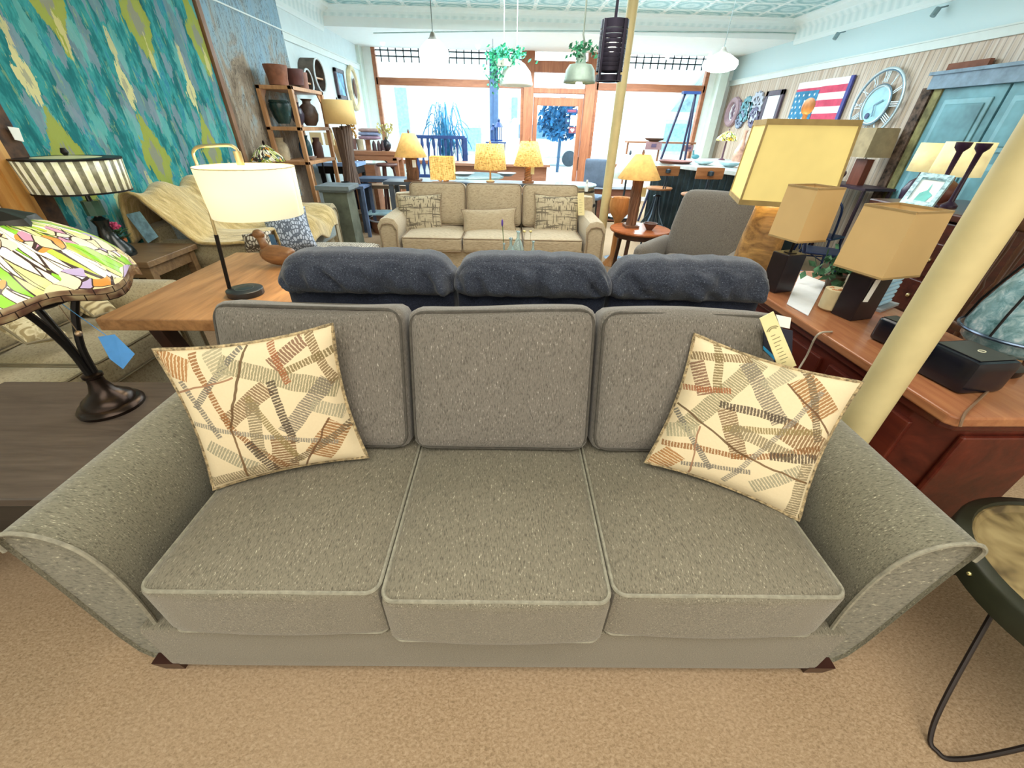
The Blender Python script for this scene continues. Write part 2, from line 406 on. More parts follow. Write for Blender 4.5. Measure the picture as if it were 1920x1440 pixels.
sticker(1061, 221, 1069, 232, '#2a3d63', 'small dark framed sticker on the door glass', extra=lambda o, a, c_: MB().b2((a.x+.03, D2-.016, c_.z+.03), (c_.x-.03, D2-.012, a.z-.03)).build('print_centre', C('#6c9fd0'), o))
sticker(1070, 216, 1082, 236, '#f4fbff', 'plain white notice on the door glass beside the small framed sticker')
def heart(o, a, c_):
    cx, cz, s_ = (a.x+c_.x)/2, (a.z+c_.z)/2, (c_.x-a.x)*.28
    pts = [(cx+s_*(16*math.sin(t)**3)/16, cz+s_*(13*math.cos(t)-5*math.cos(2*t)-2*math.cos(3*t)-math.cos(4*t))/16) for t in [2*PI*i/24 for i in range(24)]]
    MB().prism(pts, D2-.016, D2-.012).build('heart', C('#ffffff', .5), o)
sticker(1067, 238, 1079, 250, '#7c3f48', 'red square sticker with a white heart on the door glass', extra=heart)
# cove columns beside the window bay
for (a, b_, nm) in ((664, 690, 'wall_pilaster_left'), (1336, 1350, 'wall_pilaster_right')):
    struct(MB().b2((sf(a, 170).x, D2-.25, 0), (sf(b_, 170).x, D2, zt+.2)).build(nm, C('#dcebe2', .8, var=.02)))
# outside: pavement, pale facade across the street, tree, parked van
OUT = C('#e8eef0', .9, var=.03)
o = MB().b2((-30, D2+.12, -.15), (40, 45, -.06)).build('pavement', C('#dfe6ea', .9, var=.05)); struct(o); o.name = 'ground'
bld = thing('street_building', 'pale shop building across the street with blue windows', 'building', (3, 26, 0))
MB().b2((-26, 0, -.06), (-1.2, 5, 5.4)).b2((3.4, 0, -.06), (30, 5, 4.6)).build('wall', OUT, bld)
for (x0, x1, z0, z1) in ((-11.5, -10.2, 0.3, 3.2), (-8.8, -7.9, .2, 3.3), (-5.2, -4.0, .2, 1.6), (6.0, 8.2, .4, 2.0), (-2.6, -2.0, 1.6, 3.0)):
    f = MB().b2((x0, -.08, z0), (x1, .02, z1)).build('window', C('#c3dff0', .3, var=.1), bld); MB().b2((x0+.15, -.1, z0+.15), (x1-.15, -.08, z1-.15)).build('pane', C('#94c3e6', .2, var=.15), f)
MB().prism([(6.2, 2.4), (15, 2.4), (12.8, 5.6), (9.0, 5.6)], -.9, -.2).build('awning', C('#8fb6c8', .8, var=.3, scale=2), bld)
tr = thing('street_tree', 'small leafy tree on the pavement seen through the door glass', 'tree', tuple(P(1048, 345, z=-.06)*1) if False else (P(1046, 300, y=19).x, 19, -.06))
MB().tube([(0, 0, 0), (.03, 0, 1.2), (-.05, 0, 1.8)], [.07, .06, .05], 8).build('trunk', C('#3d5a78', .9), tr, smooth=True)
lf = MB(); rnd = random.Random(3)
for i in range(900):
    a, b_, rr = rnd.uniform(0, 2*PI), rnd.uniform(-1, 1), rnd.random()**.4
    p = Vector((math.cos(a)*math.sqrt(1-b_*b_)*.95*rr, math.sin(a)*math.sqrt(1-b_*b_)*.9*rr, 1.85+b_*.75*rr)); n_ = Vector((rnd.uniform(-1, 1), rnd.uniform(-1, 1), rnd.uniform(-1, 1))).normalized()
    u = n_.orthogonal().normalized()*.11; v = n_.cross(u).normalized()*.07; lf.add([p-u, p-v, p+u, p+v], [(0, 1, 2, 3)])
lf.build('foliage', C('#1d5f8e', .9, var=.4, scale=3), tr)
van = thing('parked_van', 'pale grey van parked in the street beyond the door', 'vehicle', (P(1020, 260, y=23).x, 23, -.06))
MB().prism([(-1.6, .35), (1.9, .35), (1.9, 1.0), (1.3, 1.2), (.8, 1.9), (-1.6, 1.95)], -.9, .9).build('body', C('#cfdce4', .4), van, bevel=.08)
MB().b2((-1.3, -.93, 1.15), (.6, -.9, 1.7)).build('window', C('#6b95b5', .2), van)
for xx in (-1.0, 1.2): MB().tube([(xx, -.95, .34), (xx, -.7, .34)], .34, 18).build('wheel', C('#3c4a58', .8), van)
# two cream steel columns
COLM = C('#cfc08f', .55, var=.05)
ca, cb = P(1735, 600, y=1.08), P(1160, 200, y=5.35)
for nm, p, lb in (('column', ca, 'cream painted round steel column just behind the right arm of the grey sofa'), ('column', cb, 'cream painted round steel column standing beside the cream sofa')):
    struct(tag(MB().lathe([(.055, 0), (.055, ZC)], (0, 0, 0), 32).build(nm, COLM, smooth=True, loc=(p.x, p.y, 0)), lb, 'column'))
# ================================================================ main grey sofa
SF_seat = FABRIC('grey_fabric_seat', '#7d7667', '#c9c2ab', '#585347', (420, 60, 420), 1.0, coarse=(260, 90, 260))
SF_back = FABRIC('grey_fabric_back', '#77716a', '#bab3aa', '#545049', (420, 420, 60), 1.0, coarse=(260, 260, 90))
SF_arm = FABRIC('grey_fabric_arm', '#7a7666', '#c2bda4', '#545144', (60, 420, 120), 1.0, coarse=(90, 260, 160))
PIPE = C('#4b4741', .9, var=.15, scale=60); PIPE_L = C('#8d897a', .9, var=.15, scale=60)
sofa = thing('three_seat_sofa', 'large grey tweed three seat sofa with flared arms in the foreground', 'sofa', (0, .95, 0), math.radians(-1.2))
def cushion_pipe(hx, hy, r, z, bow=lambda x, y: 0, n=6):
    return [(x, y+bow(x, y), z) for x, y in rrect(hx, hy, r, n)]
def seat_cushion(cx, hw, yf, yb, parent, mat, pipe, z0, z1, name='seat_cushion', crown=.03, pr=.0055):
    c = Vector((cx, (yf+yb)/2, (z0+z1)/2)); h = Vector((hw, (yb-yf)/2, (z1-z0)/2))
    def fn(o, p):
        if p.y < -.6: o.y -= .014*(1-p.x*p.x)
        return o
    o = MB().puff((0, 0, 0), h, .022, (.004, 0, crown if False else 0), 14, fn=lambda o, p: fn(Vector((o.x, o.y, o.z+(crown*max(0, (1-p.x**2))*max(0, 1-p.y**2) if p.z > .5 else 0))), p)).build(name, mat, parent, smooth=True, weld=True, loc=c)
    bow = lambda x, y: -.014*(1-(x/h.x)**2) if y < -h.y*.6 else 0
    t = MB().tube(cushion_pipe(h.x-.005, h.y-.005, .03, h.z-.006, bow), pr, 6, closed=True)
    t.tube(cushion_pipe(h.x-.005, h.y-.005, .03, -h.z+.006, bow), pr, 6, closed=True)
    t.build('piping', pipe, o, smooth=True); return o
SY0, SY1 = -.405, .25
for i, (cx, hw) in enumerate(((-.611, .31), (0.0, .298), (.611, .31))):
    f = SY0-(.02 if i == 1 else 0)
    seat_cushion(cx, hw, f, SY1, sofa, SF_seat, PIPE_L, .285, .50)
# back cushions lean back
def back_cushion(cx, hw, tilt=18):
    hh = .255; th = .085
    M = Matrix.Translation((cx, .25, .742)) @ Matrix.Rotation(math.radians(-tilt), 4, 'X')
    def fn(o, p):
        o.z += .008*math.sin(p.x*2.2+cx*3)*(p.z > .5)
        if p.y < -.5: o.y -= .028*max(0, 1-p.x**2)**.7*max(0, 1-p.z**2)**.5
        return o
    o = MB().puff((0, 0, 0), (hw, th, hh), .045, (0, 0, 0), 14, fn=fn).build('back_cushion', SF_back, sofa, smooth=True, weld=True)
    o.matrix_local = M
    t = MB()
    for sy in (-1, 1):
        t.tube([(x, sy*(th-.012), z+.008*math.sin(x/hw*2.2+cx*3)*(z > hh*.5)) for x, z in rrect(hw-.012, hh-.012, .05, 6)], .0055, 6, closed=True)
    t.build('piping', PIPE, o, smooth=True)
for cx, hw in ((-.64, .316), (.0, .316), (.634, .310)): back_cushion(cx, hw)
# frame: front rail, rear panel
MB().puff((0, -.37, .165), (1.03, .03, .115), .012, N=8).puff((0, .05, .17), (1.0, .42, .10), .01, N=4).build('base_rail', SF_seat, sofa, smooth=True, weld=True)
MB().puff((0, .46, .46), (1.03, .055, .40), .03, N=8).build('back_frame', SF_back, sofa, smooth=True, weld=True)
# flared arms
inn = [(1.045, .05), (1.03, .14), (1.012, .25), (1.0, .36), (.998, .46), (1.006, .55), (1.03, .625), (1.075, .67), (1.13, .688)]
out = [(1.18, .683), (1.205, .658), (1.205, .62), (1.195, .54), (1.185, .43), (1.175, .30), (1.165, .18), (1.15, .09), (1.125, .05)]
for s_ in (-1, 1):
    prof = [(s_*(x-.018), z) for x, z in inn+out]
    rings = []
    for k, (yy, g) in enumerate(((-.365, .985), (-.375, 1.0), (-.2, 1.0), (.1, 1.0), (.38, 1.0), (.47, 1.0), (.48, .98))):
        dz = .012*max(0, yy+.3)
        rings.append([Vector((s_*1.1+(x-s_*1.1)*g, yy, .37+(z-.37)*g+(dz if z > .3 else 0))) for x, z in prof])
    if s_ < 0: rings = [r[::-1] for r in rings]
    arm = MB().loft(rings).build('arm', SF_arm, sofa, smooth=True)
    ip = smooth_path([(s_*(x-.018), -.378, z) for x, z in inn+out[:3]], 4)
    MB().tube(ip, .0055, 6).build('piping', PIPE_L, arm, smooth=True)
    for yy in (-.36, .44):
        MB().loft([[Vector((s_*1.05+dx*a, yy+dy*a, z)) for dx, dy in ((-.035, -.03), (.035, -.03), (.035, .03), (-.035, .03))] for a, z in ((1.25, .06), (.9, 0))]).build('leg', C('#3a1c16', .35), sofa)
# ---------------------------------------------------------------- patterned throw pillows
def pillow_mat(name, seed):
    m = Mat(name, .9); m.set('Specular IOR Level', .15); t = m.nt.nodes.new('ShaderNodeTexCoord'); sp = m.nt.nodes.new('ShaderNodeSeparateXYZ')
    m.nt.links.new(t.outputs['UV'], sp.inputs[0]); u, v = V(m.nt, sp.outputs[0]), V(m.nt, sp.outputs[1])
    uv = m.vec(u, v); nz = m.noise(uv, 5, 2); n2 = m.noise(m.vec(u*1.0, v*1.0), 60, 1)
    col = m.mix(n2*.25, '#e0cfae', '#cdb992')
    if seed == 11: u, v = v, 1-u
    segs_ = [(.34,.90,.98,.58,.055,58,'#8b8468'), (.27,.50,.58,.70,.055,54,'#7c6248'), (.60,.36,.93,.66,.052,56,'#7b7266'), (.20,.97,.29,.46,.021,52,'#8f5f36'), (.29,.46,.52,.06,.021,52,'#8a5a34'),
        (.60,.74,.63,.26,.026,48,'#4a3f37'), (.50,.02,.57,.34,.075,44,'#7d5c3c'), (.72,.12,.93,.34,.085,46,'#96683c'), (.06,.52,.88,.20,.017,66,'#8a8478'), (.10,.36,.34,.12,.045,50,'#99937c'),
        (.62,.84,.82,.95,.050,52,'#7d5a48'), (.84,.99,.97,.62,.026,54,'#7d6648'), (.66,.78,1.0,.84,.026,54,'#7a6a48'), (.0,.93,.16,.86,.075,50,'#a5713f'), (.02,.07,.40,.10,.040,58,'#8a7c62'),
        (.12,.62,.46,.98,.018,60,'#6e6a64'), (.44,.66,.62,.10,.022,60,'#8a7a52'), (.55,.10,1.0,.32,.024,58,'#6f604c'), (.46,.62,.40,.20,.040,50,'#86795f'), (.09,.80,.20,.40,.018,60,'#7b746a'),
        (.80,.52,.98,.40,.045,52,'#a39c84'), (.30,.98,.36,.80,.05,50,'#a8a084'), (.36,.34,.44,.04,.030,46,'#4f4238'), (.70,.70,.62,.98,.020,60,'#9a5f40')]
    solid = [(.50,.98,.29,.46,.007,'#5f472f'), (.29,.46,.26,.04,.007,'#6f5236'), (.88,.40,.60,.02,.006,'#6b4d36'), (.02,.72,.40,.80,.006,'#9a7258')]
    for (x0, y0, x1, y1, w, fr, c) in segs_:
        L = math.hypot(x1-x0, y1-y0); tx, ty = (x1-x0)/L, (y1-y0)/L
        tt = (u-x0)*tx+(v-y0)*ty; d = (v-y0)*tx-(u-x0)*ty+(nz-.5)*.04
        hat = ((tt+d*.12+(n2-.5)*.012)*fr).frac().lt(.66); mask = d.abs().lt(w)*tt.gt(0)*tt.lt(L)
        col = m.mix(mask*(hat*.74+.14), col, c)
    for (x0, y0, x1, y1, w, c) in solid:
        L = math.hypot(x1-x0, y1-y0); tx, ty = (x1-x0)/L, (y1-y0)/L
        tt = (u-x0)*tx+(v-y0)*ty; d = (v-y0)*tx-(u-x0)*ty+(nz-.5)*.05
        col = m.mix(d.abs().lt(w)*tt.gt(0)*tt.lt(L)*.9, col, c)
    m.set('Base Color', col); m.bump(n2, .25, .002); return m.m
def pillow_mesh(hx, hz, th=.075, N=22, pinch=.09, sag=0):
    mb = MB()
    for sg in (-1, 1):
        vs, uv, fs = [], [], []
        for i in range(N+1):
            for j in range(N+1):
                u, v = -1+2*i/N, -1+2*j/N
                x = hx*u*(1-pinch*(1-v*v)); z = hz*v*(1-pinch*(1-u*u))
                t = max(0, (1-u*u)*(1-v*v))**.42*th
                vs.append((x, sg*t, z)); uv.append(((u+1)/2*.98+.01, (v+1)/2*.98+.01))
        for i in range(N):
            for j in range(N):
                q = (i*(N+1)+j, (i+1)*(N+1)+j, (i+1)*(N+1)+j+1, i*(N+1)+j+1); fs.append(q if sg < 0 else q[::-1])
        mb.add(vs, fs, None, uv)
    e = []
    for k in range(N): u = -1+2*k/N; e.append((hx*u, 0, -hz*(1-pinch*(1-u*u))))
    for k in range(N): u = -1+2*k/N; e.append((hx*(1-pinch*(1-u*u)), 0, hz*u))
    for k in range(N): u = 1-2*k/N; e.append((hx*u, 0, hz*(1-pinch*(1-u*u))))
    for k in range(N): u = 1-2*k/N; e.append((-hx*(1-pinch*(1-u*u)), 0, hz*u))
    return mb, e
def frame_matrix(tl, tr_, bl, br, push=0):
    tl, tr_, bl, br = map(Vector, (tl, tr_, bl, br)); c = (tl+tr_+bl+br)/4
    X = ((tr_+br)-(tl+bl)).normalized(); Z = ((tl+tr_)-(bl+br)); hz = Z.length/4; hx = ((tr_+br)-(tl+bl)).length/4
    Y = Z.cross(X).normalized(); Z = X.cross(Y).normalized(); c = c+Y*push
    M = Matrix((( X.x, Y.x, Z.x, c.x), (X.y, Y.y, Z.y, c.y), (X.z, Y.z, Z.z, c.z), (0, 0, 0, 1))); return M, hx, hz
def pillow(label, corners, mat, pipemat=None, th=.075, group=None, pinch=.09, push=0, name='throw_pillow', pr=.006):
    M, hx, hz = frame_matrix(*corners, push=push); mb, e = pillow_mesh(hx*1.04, hz*1.04, th, pinch=pinch)
    t = thing(name, label, 'pillow', group=group); t.matrix_world = M
    mb.build('cover', mat, t, smooth=True, weld=False)
    if pipemat: MB().tube(e, pr, 6, closed=True).build('piping', pipemat, t, smooth=True)
    return t
PM = pillow_mat('pillow_hatched_strips', 3); PM2 = pillow_mat('pillow_hatched_strips_two', 11); PPIP = C('#9c8a6a', .9, var=.5, scale=90)
pillow('square cream pillow with brown hatched strips, leaning at the left arm of the grey sofa', (P(300, 662, y=1.02), P(615, 612, y=1.08), P(405, 915, z=.535), P(685, 850, z=.535)), PM, PPIP)
pillow('square cream pillow with brown hatched strips, tilted at the right arm of the grey sofa', (P(1312, 632, y=1.08), P(1603, 722, y=.98), P(1215, 855, z=.535), P(1493, 978, z=.535)), PM2, PPIP)
# tags hanging over the back of the sofa
def card(name, label, cat, quad, mat, th=.0015, extra=None):
    q = [Vector(p) for p in quad]; n = (q[1]-q[0]).cross(q[3]-q[0]).normalized()*th
    o = MB().add([p-n for p in q]+[p+n for p in q], [(0, 3, 2, 1), (4, 5, 6, 7), (0, 1, 5, 4), (1, 2, 6, 5), (2, 3, 7, 6), (3, 0, 4, 7)]).build(name, mat); tag(o, label, cat)
    if extra: extra(o, q, n)
    return o
def lines(n=9, w=(.2, .8), col='#8f8a66', th=.012, top=.3, bot=.85, seed=1):
    def f(o, q, nn):
        R = random.Random(seed); mb = MB(); s = -1 if nn.y > 0 else 1
        off = nn*1.6*(1 if nn.y < 0 else -1)
        for i in range(n):
            v = top+(bot-top)*i/(n-1); a, b = w[0], w[0]+(w[1]-w[0])*R.uniform(.45, 1)
            pt = lambda u, vv: (q[0]*(1-u)+q[1]*u)*(1-vv)+(q[3]*(1-u)+q[2]*u)*vv+off
            mb.add([pt(a, v), pt(b, v), pt(b, v+th), pt(a, v+th)], [(0, 1, 2, 3)])
        mb.build('print', C(col, .7), o)
    return f
def yq(pts, y): return [P(a, b, y=yy) for (a, b), yy in zip(pts, y if isinstance(y, (list, tuple)) else [y]*4)]
CRD = C('#e9deaa', .7, var=.04); WHT = C('#eef1ec', .7, var=.03)
def tagx(o, q, nn):
    lines(9, (.25, .8), top=.34)(o, q, nn)
    off = nn*1.6*(1 if nn.y < 0 else -1); c = (q[0]+q[1])*.36+(q[2]+q[3])*.14; X = (q[1]-q[0]).normalized(); Z = (q[0]-q[3]).normalized()
    for rr in (.012, .018): MB().tube([c+off+X*rr*math.cos(t)+Z*rr*math.sin(t) for t in [PI*.15+PI*.7*i/8 for i in range(9)]], .0015, 5).build('emblem', C('#8f8a66', .7), o)
card('price_tag', 'long cream paper tag with printed text hanging beside the right back cushion', 'tag', yq([(1424, 597), (1450, 584), (1493, 685), (1462, 697)], 1.06), CRD, extra=tagx)
card('price_tag', 'short white tag tucked behind the long cream paper tag', 'tag', yq([(1455, 590), (1483, 596), (1480, 616), (1462, 612)], 1.10), WHT)
card('brochure', 'dark brochure with a bright blue stripe behind the cream tag', 'brochure', yq([(1432, 610), (1486, 620), (1484, 690), (1430, 672)], 1.13), C('#22263a', .5), extra=lambda o, q, n: MB().add([P(1431, 648, y=1.125), P(1431, 655, y=1.125), P(1452, 676, y=1.125), P(1452, 668, y=1.125)], [(0, 1, 2, 3)]).build('stripe', C('#2f9ddb', .5), o))
# ================================================================ charcoal reclining sofa seen from behind
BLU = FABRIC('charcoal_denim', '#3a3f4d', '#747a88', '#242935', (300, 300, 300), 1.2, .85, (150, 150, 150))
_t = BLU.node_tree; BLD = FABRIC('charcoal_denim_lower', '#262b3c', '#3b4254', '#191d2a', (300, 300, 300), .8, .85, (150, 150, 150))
blue = thing('reclining_sofa', 'dark blue-grey three seat reclining sofa turned away behind the grey sofa', 'sofa', (.09, 1.66, 0), math.radians(-2.0))
segs = [(-1.005, -.282), (-.278, .366), (.370, 1.025)]
for i, (a, b_) in enumerate(segs):
    cx, hw = (a+b_)/2, (b_-a)/2
    def fn(o, p, cx=cx, i=i):
        sx = p.x; o = Vector(o); R = noise.noise(Vector((p.x*3.4+i*7, 0, 2)))
        o.z += .03*(1-sx**4)*(.5+p.z/2)-.03*(abs(sx) > .8)*(abs(sx)-.8)*3*(.5+p.z/2)
        if p.y < 0 or p.z > .3:
            k = max(0, 1-((p.z+.05)/.8)**2)
            w_ = noise.noise(Vector((p.x*6.5+i*9+p.z*1.1, p.z*.8, 5)))-.6*abs(math.sin(p.x*9+i*2+1.5*noise.noise(Vector((p.x*3, i, 0)))))**6
            o.y += .055*k*w_-.012*(p.z > -.8)
            o.z += .006*w_
        return o
    MB().puff((0, 0, 0), (hw+.006, .095, .077), .066, (0, .02, .0), 30, fn=fn).build('head_cushion', BLU, blue, smooth='all', weld=True, loc=(cx, 0, .963))
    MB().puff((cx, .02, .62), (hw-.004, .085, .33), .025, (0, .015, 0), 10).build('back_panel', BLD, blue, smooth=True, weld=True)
    MB().puff((cx, .42, .38), (hw-.008, .36, .12), .04, (0, 0, .03), 10).build('seat_cushion', BLU, blue, smooth=True, weld=True)
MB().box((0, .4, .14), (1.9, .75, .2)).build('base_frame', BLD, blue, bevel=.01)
for s_ in (-1, 1): MB().puff((s_*1.09+(-.0), .4, .34), (.085, .42, .27), .05, (0, 0, .02), 8).build('arm', BLU, blue, smooth=True, weld=True)
# ================================================================ helpers for furniture seen across the shop
def wid(px, py, w, y): return (P(px+w/2, py, y=y)-P(px-w/2, py, y=y)).x
POT = [(.55, 0), (.7, .03), (.92, .35), (1, .6), (.9, .8), (.62, .9), (.6, .94), (.78, 1)]
def vessel(name, label, cat, px, pyb, w, h, mat, prof, y=None, z=None, group=None, neck=None):
    b = P(px, pyb, y=y) if z is None else P(px, pyb, z=z); y = b.y
    r = wid(px, pyb-h/2, w, y)/2; H = (P(px, pyb-h, y=y)-b).z
    t = thing(name, label, cat, b, group=group)
    MB().lathe([(a*r, q*H) for a, q in prof], n=24, caps=True).build('body', mat, t, smooth=True)
    if neck: MB().tube([(r*neck[0]*math.cos(k), r*neck[0]*math.sin(k), H*neck[1]) for k in [2*PI*i/16 for i in range(16)]], r*.07, 6, closed=True).build('rim', mat, t, smooth=True)
    return t
def shade(mb, r0, r1, z0, z1, square=0, n=32):
    if square:
        a = [Vector((sx*r0, sy*r0*square, z0)) for sx, sy in ((1, 1), (-1, 1), (-1, -1), (1, -1))]
        b = [Vector((sx*r1, sy*r1*square, z1)) for sx, sy in ((1, 1), (-1, 1), (-1, -1), (1, -1))]
        return mb.loft([a, b], cap=False)
    return mb.lathe([(r0, z0), (r1, z1)], n=n, caps=False)
def lamp(label, px, pyt, pyb, wt, wb, y, zb, smat, bmat, base='pole', square=0, rz=0, finial=True, watts=0, trim=None, name='table_lamp', bw=.07, tagm=None):
    zt, z1 = P(px, pyt, y=y).z, P(px, pyb, y=y).z; x = P(px, (pyt+pyb)/2, y=y).x
    t = thing(name, label, 'lamp', (x, y, zb), rz); rt, rb = wid(px, pyt, wt, y)/2, wid(px, pyb, wb, y)/2
    if square: k = 1
    s = shade(MB(), rb, rt, z1-zb, zt-zb, square).build('lamp_shade', smat, t, smooth=not square, solid=.004)
    if trim:
        tr_ = MB()
        if square:
            for r_, zz in ((rt, zt-zb), (rb, z1-zb)):
                for k in range(4):
                    c4 = [(1, 1), (-1, 1), (-1, -1), (1, -1)]; a, b = c4[k], c4[(k+1) % 4]
                    tr_.beam((a[0]*r_, a[1]*r_*square, zz), (b[0]*r_, b[1]*r_*square, zz), .012, .02)
        else:
            for r_, zz in ((rt, zt-zb), (rb, z1-zb)): tr_.tube([(r_*math.cos(a), r_*math.sin(a), zz) for a in [2*PI*i/28 for i in range(28)]], .004, 6, closed=True)
        tr_.build('trim', trim, s)
    H = z1-zb
    mb = MB()
    if base == 'pole': mb.lathe([(bw, 0), (bw, .02), (.015, .03), (.012, H*.9), (.01, (H+zt-zb)/2)], n=16)
    elif base == 'log':
        R = random.Random(int(px))
        for k in range(9):
            a = k*2*PI/9; r_ = bw*.62; mb.tube([(r_*math.cos(a+i*.12)+R.uniform(-.008, .008), r_*math.sin(a+i*.12)+R.uniform(-.008, .008), .02+H*i/6) for i in range(7)], bw*.36, 6)
        mb.box((0, 0, .012), (bw*2.6, bw*2.6, .024))
    elif base == 'twist':
        for k in range(4):
            mb.tube([(bw*.55*math.cos(k*PI/2+i*.55), bw*.55*math.sin(k*PI/2+i*.55), .03+H*.93*i/18) for i in range(19)], bw*.4, 6)
        mb.lathe([(bw*1.3, 0), (bw*1.3, .03)], n=16)
    elif base == 'jug': mb.lathe([(bw*.8, 0), (bw*1.2, H*.2), (bw*1.3, H*.45), (bw*.9, H*.7), (bw*.35, H*.82), (bw*.3, H)], n=20)
    elif base == 'block': mb.box((0, 0, H*.42), (bw*2, bw*1.3, H*.84))
    elif base == 'antler':
        for k in range(5):
            a = k*2*PI/5; mb.tube([(.01*math.cos(a), .01*math.sin(a), H), (bw*.8*math.cos(a), bw*.8*math.sin(a), H*.5), (bw*1.2*math.cos(a+.4), bw*1.2*math.sin(a+.4), .01)], [.01, .014, .01], 6)
    mb.build('base', bmat, t, smooth=True)
    MB().tube([(0, 0, H*.8), (0, 0, zt-zb-.01)], .005, 6).build('harp', METAL_BLK, t)
    if square or True: MB().beam((-rt, 0, zt-zb-.012), (rt, 0, zt-zb-.012), .004).build('spider', METAL_BLK, t)
    if finial: MB().lathe([(.006, 0), (.016, .02), (.006, .05)], (0, 0, zt-zb-.005), 10).build('finial', bmat, t, smooth=True)
    if tagm: MB().box((rb*.25, -bw*1.2, H*.75), (.05, .002, .09), (0, 0, .1)).build('tag', tagm, t)
    if watts: bulb('lamp_bulb', (x, y, (z1+zt)/2), watts)
    return t
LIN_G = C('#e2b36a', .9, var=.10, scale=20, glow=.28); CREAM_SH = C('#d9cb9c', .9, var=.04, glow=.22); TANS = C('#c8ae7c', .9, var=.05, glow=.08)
def burlap():
    m = Mat('burlap_lit', .9); x, y, z = m.xyz('Object'); a = m.noise(m.coord('Object', (1, 1, 9)), 22, 2); b = m.noise(m.coord('Object', (9, 9, 1)), 14, 2)
    r = m.ramp(a*.5+b*.5, [(.38, '#8f6a30'), (.46, '#dcae5c'), (.6, '#f2cf86')]); m.set('Base Color', r); m.glow(r, .42); return m.m
BURLAP = burlap()
def box_cushion(c, h, parent, mat, pipe, name, crown=.025, r=.03, pr=.006, rot=None):
    o = MB().puff((0, 0, 0), h, r, (0, 0, 0), 10, fn=lambda o, p: Vector((o.x, o.y, o.z+(crown*max(0, 1-p.x**2)*max(0, 1-p.y**2)*(1 if p.z > 0 else 0 if p.z < 0 else 0))))).build(name, mat, parent, smooth=True, weld=True, loc=c)
    if rot: o.rotation_euler = rot
    if pipe:
        t = MB()
        for s_ in (1, -1): t.tube([(x, y, s_*(h[2]-.006)) for x, y in rrect(h[0]-.006, h[1]-.006, r*1.2, 4)], pr, 5, closed=True)
        t.build('piping', pipe, o, smooth=True)
    return o
def lounge(t, W, Dp, arm_w, seat_h, arm_h, back_h, n, mat, pipe, roll=True, arms=(-1, 1), feet=None, cushmat=None, face=None):
    """sofa facing local -y, front at y=0"""
    cm = cushmat or mat; iw = W-2*arm_w
    MB().puff((0, Dp/2, (seat_h-.14)/2+.04), (iw/2+.02, Dp/2-.03, (seat_h-.14)/2-.02), .02, N=6).build('base_frame', mat, t, smooth=True, weld=True)
    MB().puff((0, Dp-.1, back_h*.46), (W/2-.04, .09, back_h*.46-.04), .05, N=8).build('back_frame', mat, t, smooth=True, weld=True)
    cw = iw/n
    for i in range(n):
        cx = -iw/2+cw*(i+.5)
        box_cushion((cx, (Dp-.22)/2-.01, seat_h-.075), (cw/2-.004, (Dp-.2)/2, .075), t, cm, pipe, 'seat_cushion')
        o = box_cushion((cx, Dp-.24, (seat_h+back_h)/2+.0), (cw/2-.004, (back_h-seat_h)/2, .085), t, cm, pipe, 'back_cushion', .035, .045, rot=(math.radians(80), 0, 0))
    for s_ in arms:
        cx = s_*(W/2-arm_w/2); r = arm_w*.56
        prof = [(cx-r*.72, .05), (cx-r*.72, arm_h-r*1.35)]
        if roll: prof += [(cx+r*math.cos(a), arm_h-r+r*math.sin(a)) for a in [math.radians(215-250*i/12) for i in range(13)]]
        else: prof += [(cx-r*.8, arm_h-.08), (cx-r*.5, arm_h-.015), (cx, arm_h), (cx+r*.5, arm_h-.015), (cx+r*.8, arm_h-.08)]
        prof += [(cx+r*.72, arm_h-r*1.35), (cx+r*.72, .05)]
        rings = [[Vector((cx+(x-cx)*g, y_, .3+(z-.3)*g)) for x, z in prof] for y_, g in ((.0, .95), (.012, 1), (Dp*.5, 1), (Dp-.05, 1))]
        a = MB().loft(rings).build('arm', mat, t, smooth=True)
        inner = [(cx+(x-cx)*.8, -.004, .3+(z-.3)*.86) for x, z in prof]
        MB().tube(inner, .008, 6).build('piping', pipe or mat, a, smooth=True)
        if face: MB().add([(x, -.006, z) for x, _, z in inner], [tuple(range(len(inner)))]).build('front_panel', face, a)
    for sx in (-1, 1):
        for yy in (.07, Dp-.1): MB().lathe([(.02, 0), (.03, .05)], (sx*(W/2-.1), yy, 0), 10).build('leg', feet or C('#3a2418', .4), t)
    return t
BEIGE = FABRIC('beige_fabric', '#a89c7f', '#c2b799', '#857a60', (90, 90, 90), .5); BEIGE_P = C('#7d735c', .9)
CRM = FABRIC('cream_linen', '#b3a48a', '#cdbfa5', '#8f8169', (30, 160, 300), .6, coarse=(20, 90, 160)); CRM_P = C('#8d7c66', .9)
GREYB = FABRIC('pale_blue_grey_fabric', '#93a0a2', '#b5c2c6', '#77807f', (120, 120, 120), .5)
# ================================================================ left foreground: dark end table and stained glass lamp
DKW = WOOD('#3a312c', '#5e534b', 'x', 5, .4)
et = thing('end_table', 'dark wood end table holding the stained glass lamp beside the grey sofa', 'table', (-1.655, 1.1, 0))
MB().box((0, 0, .565), (.8, .62, .032)).build('top', DKW, et, bevel=.004)
MB().box((0, 0, .47), (.74, .56, .16)).build('apron', DKW, et, bevel=.004)
dr = MB().box((0, -.285, .47), (.7, .012, .12)).build('drawer', WOOD('#241f1d', '#3b3430', 'x', 5, .4), et, bevel=.003)
MB().lathe([(.012, 0), (.016, .02)], (0, -.30, .47), 12).build('knob', METAL_BLK, dr)
LEGM = C('#5f5d50', .7)  # grey-green light off the carpet put into the leg colour
for sx in (-1, 1):
    for sy in (-1, 1): MB().box((sx*.34, sy*.26, .195), (.05, .05, .39)).build('leg', LEGM, et, bevel=.003)
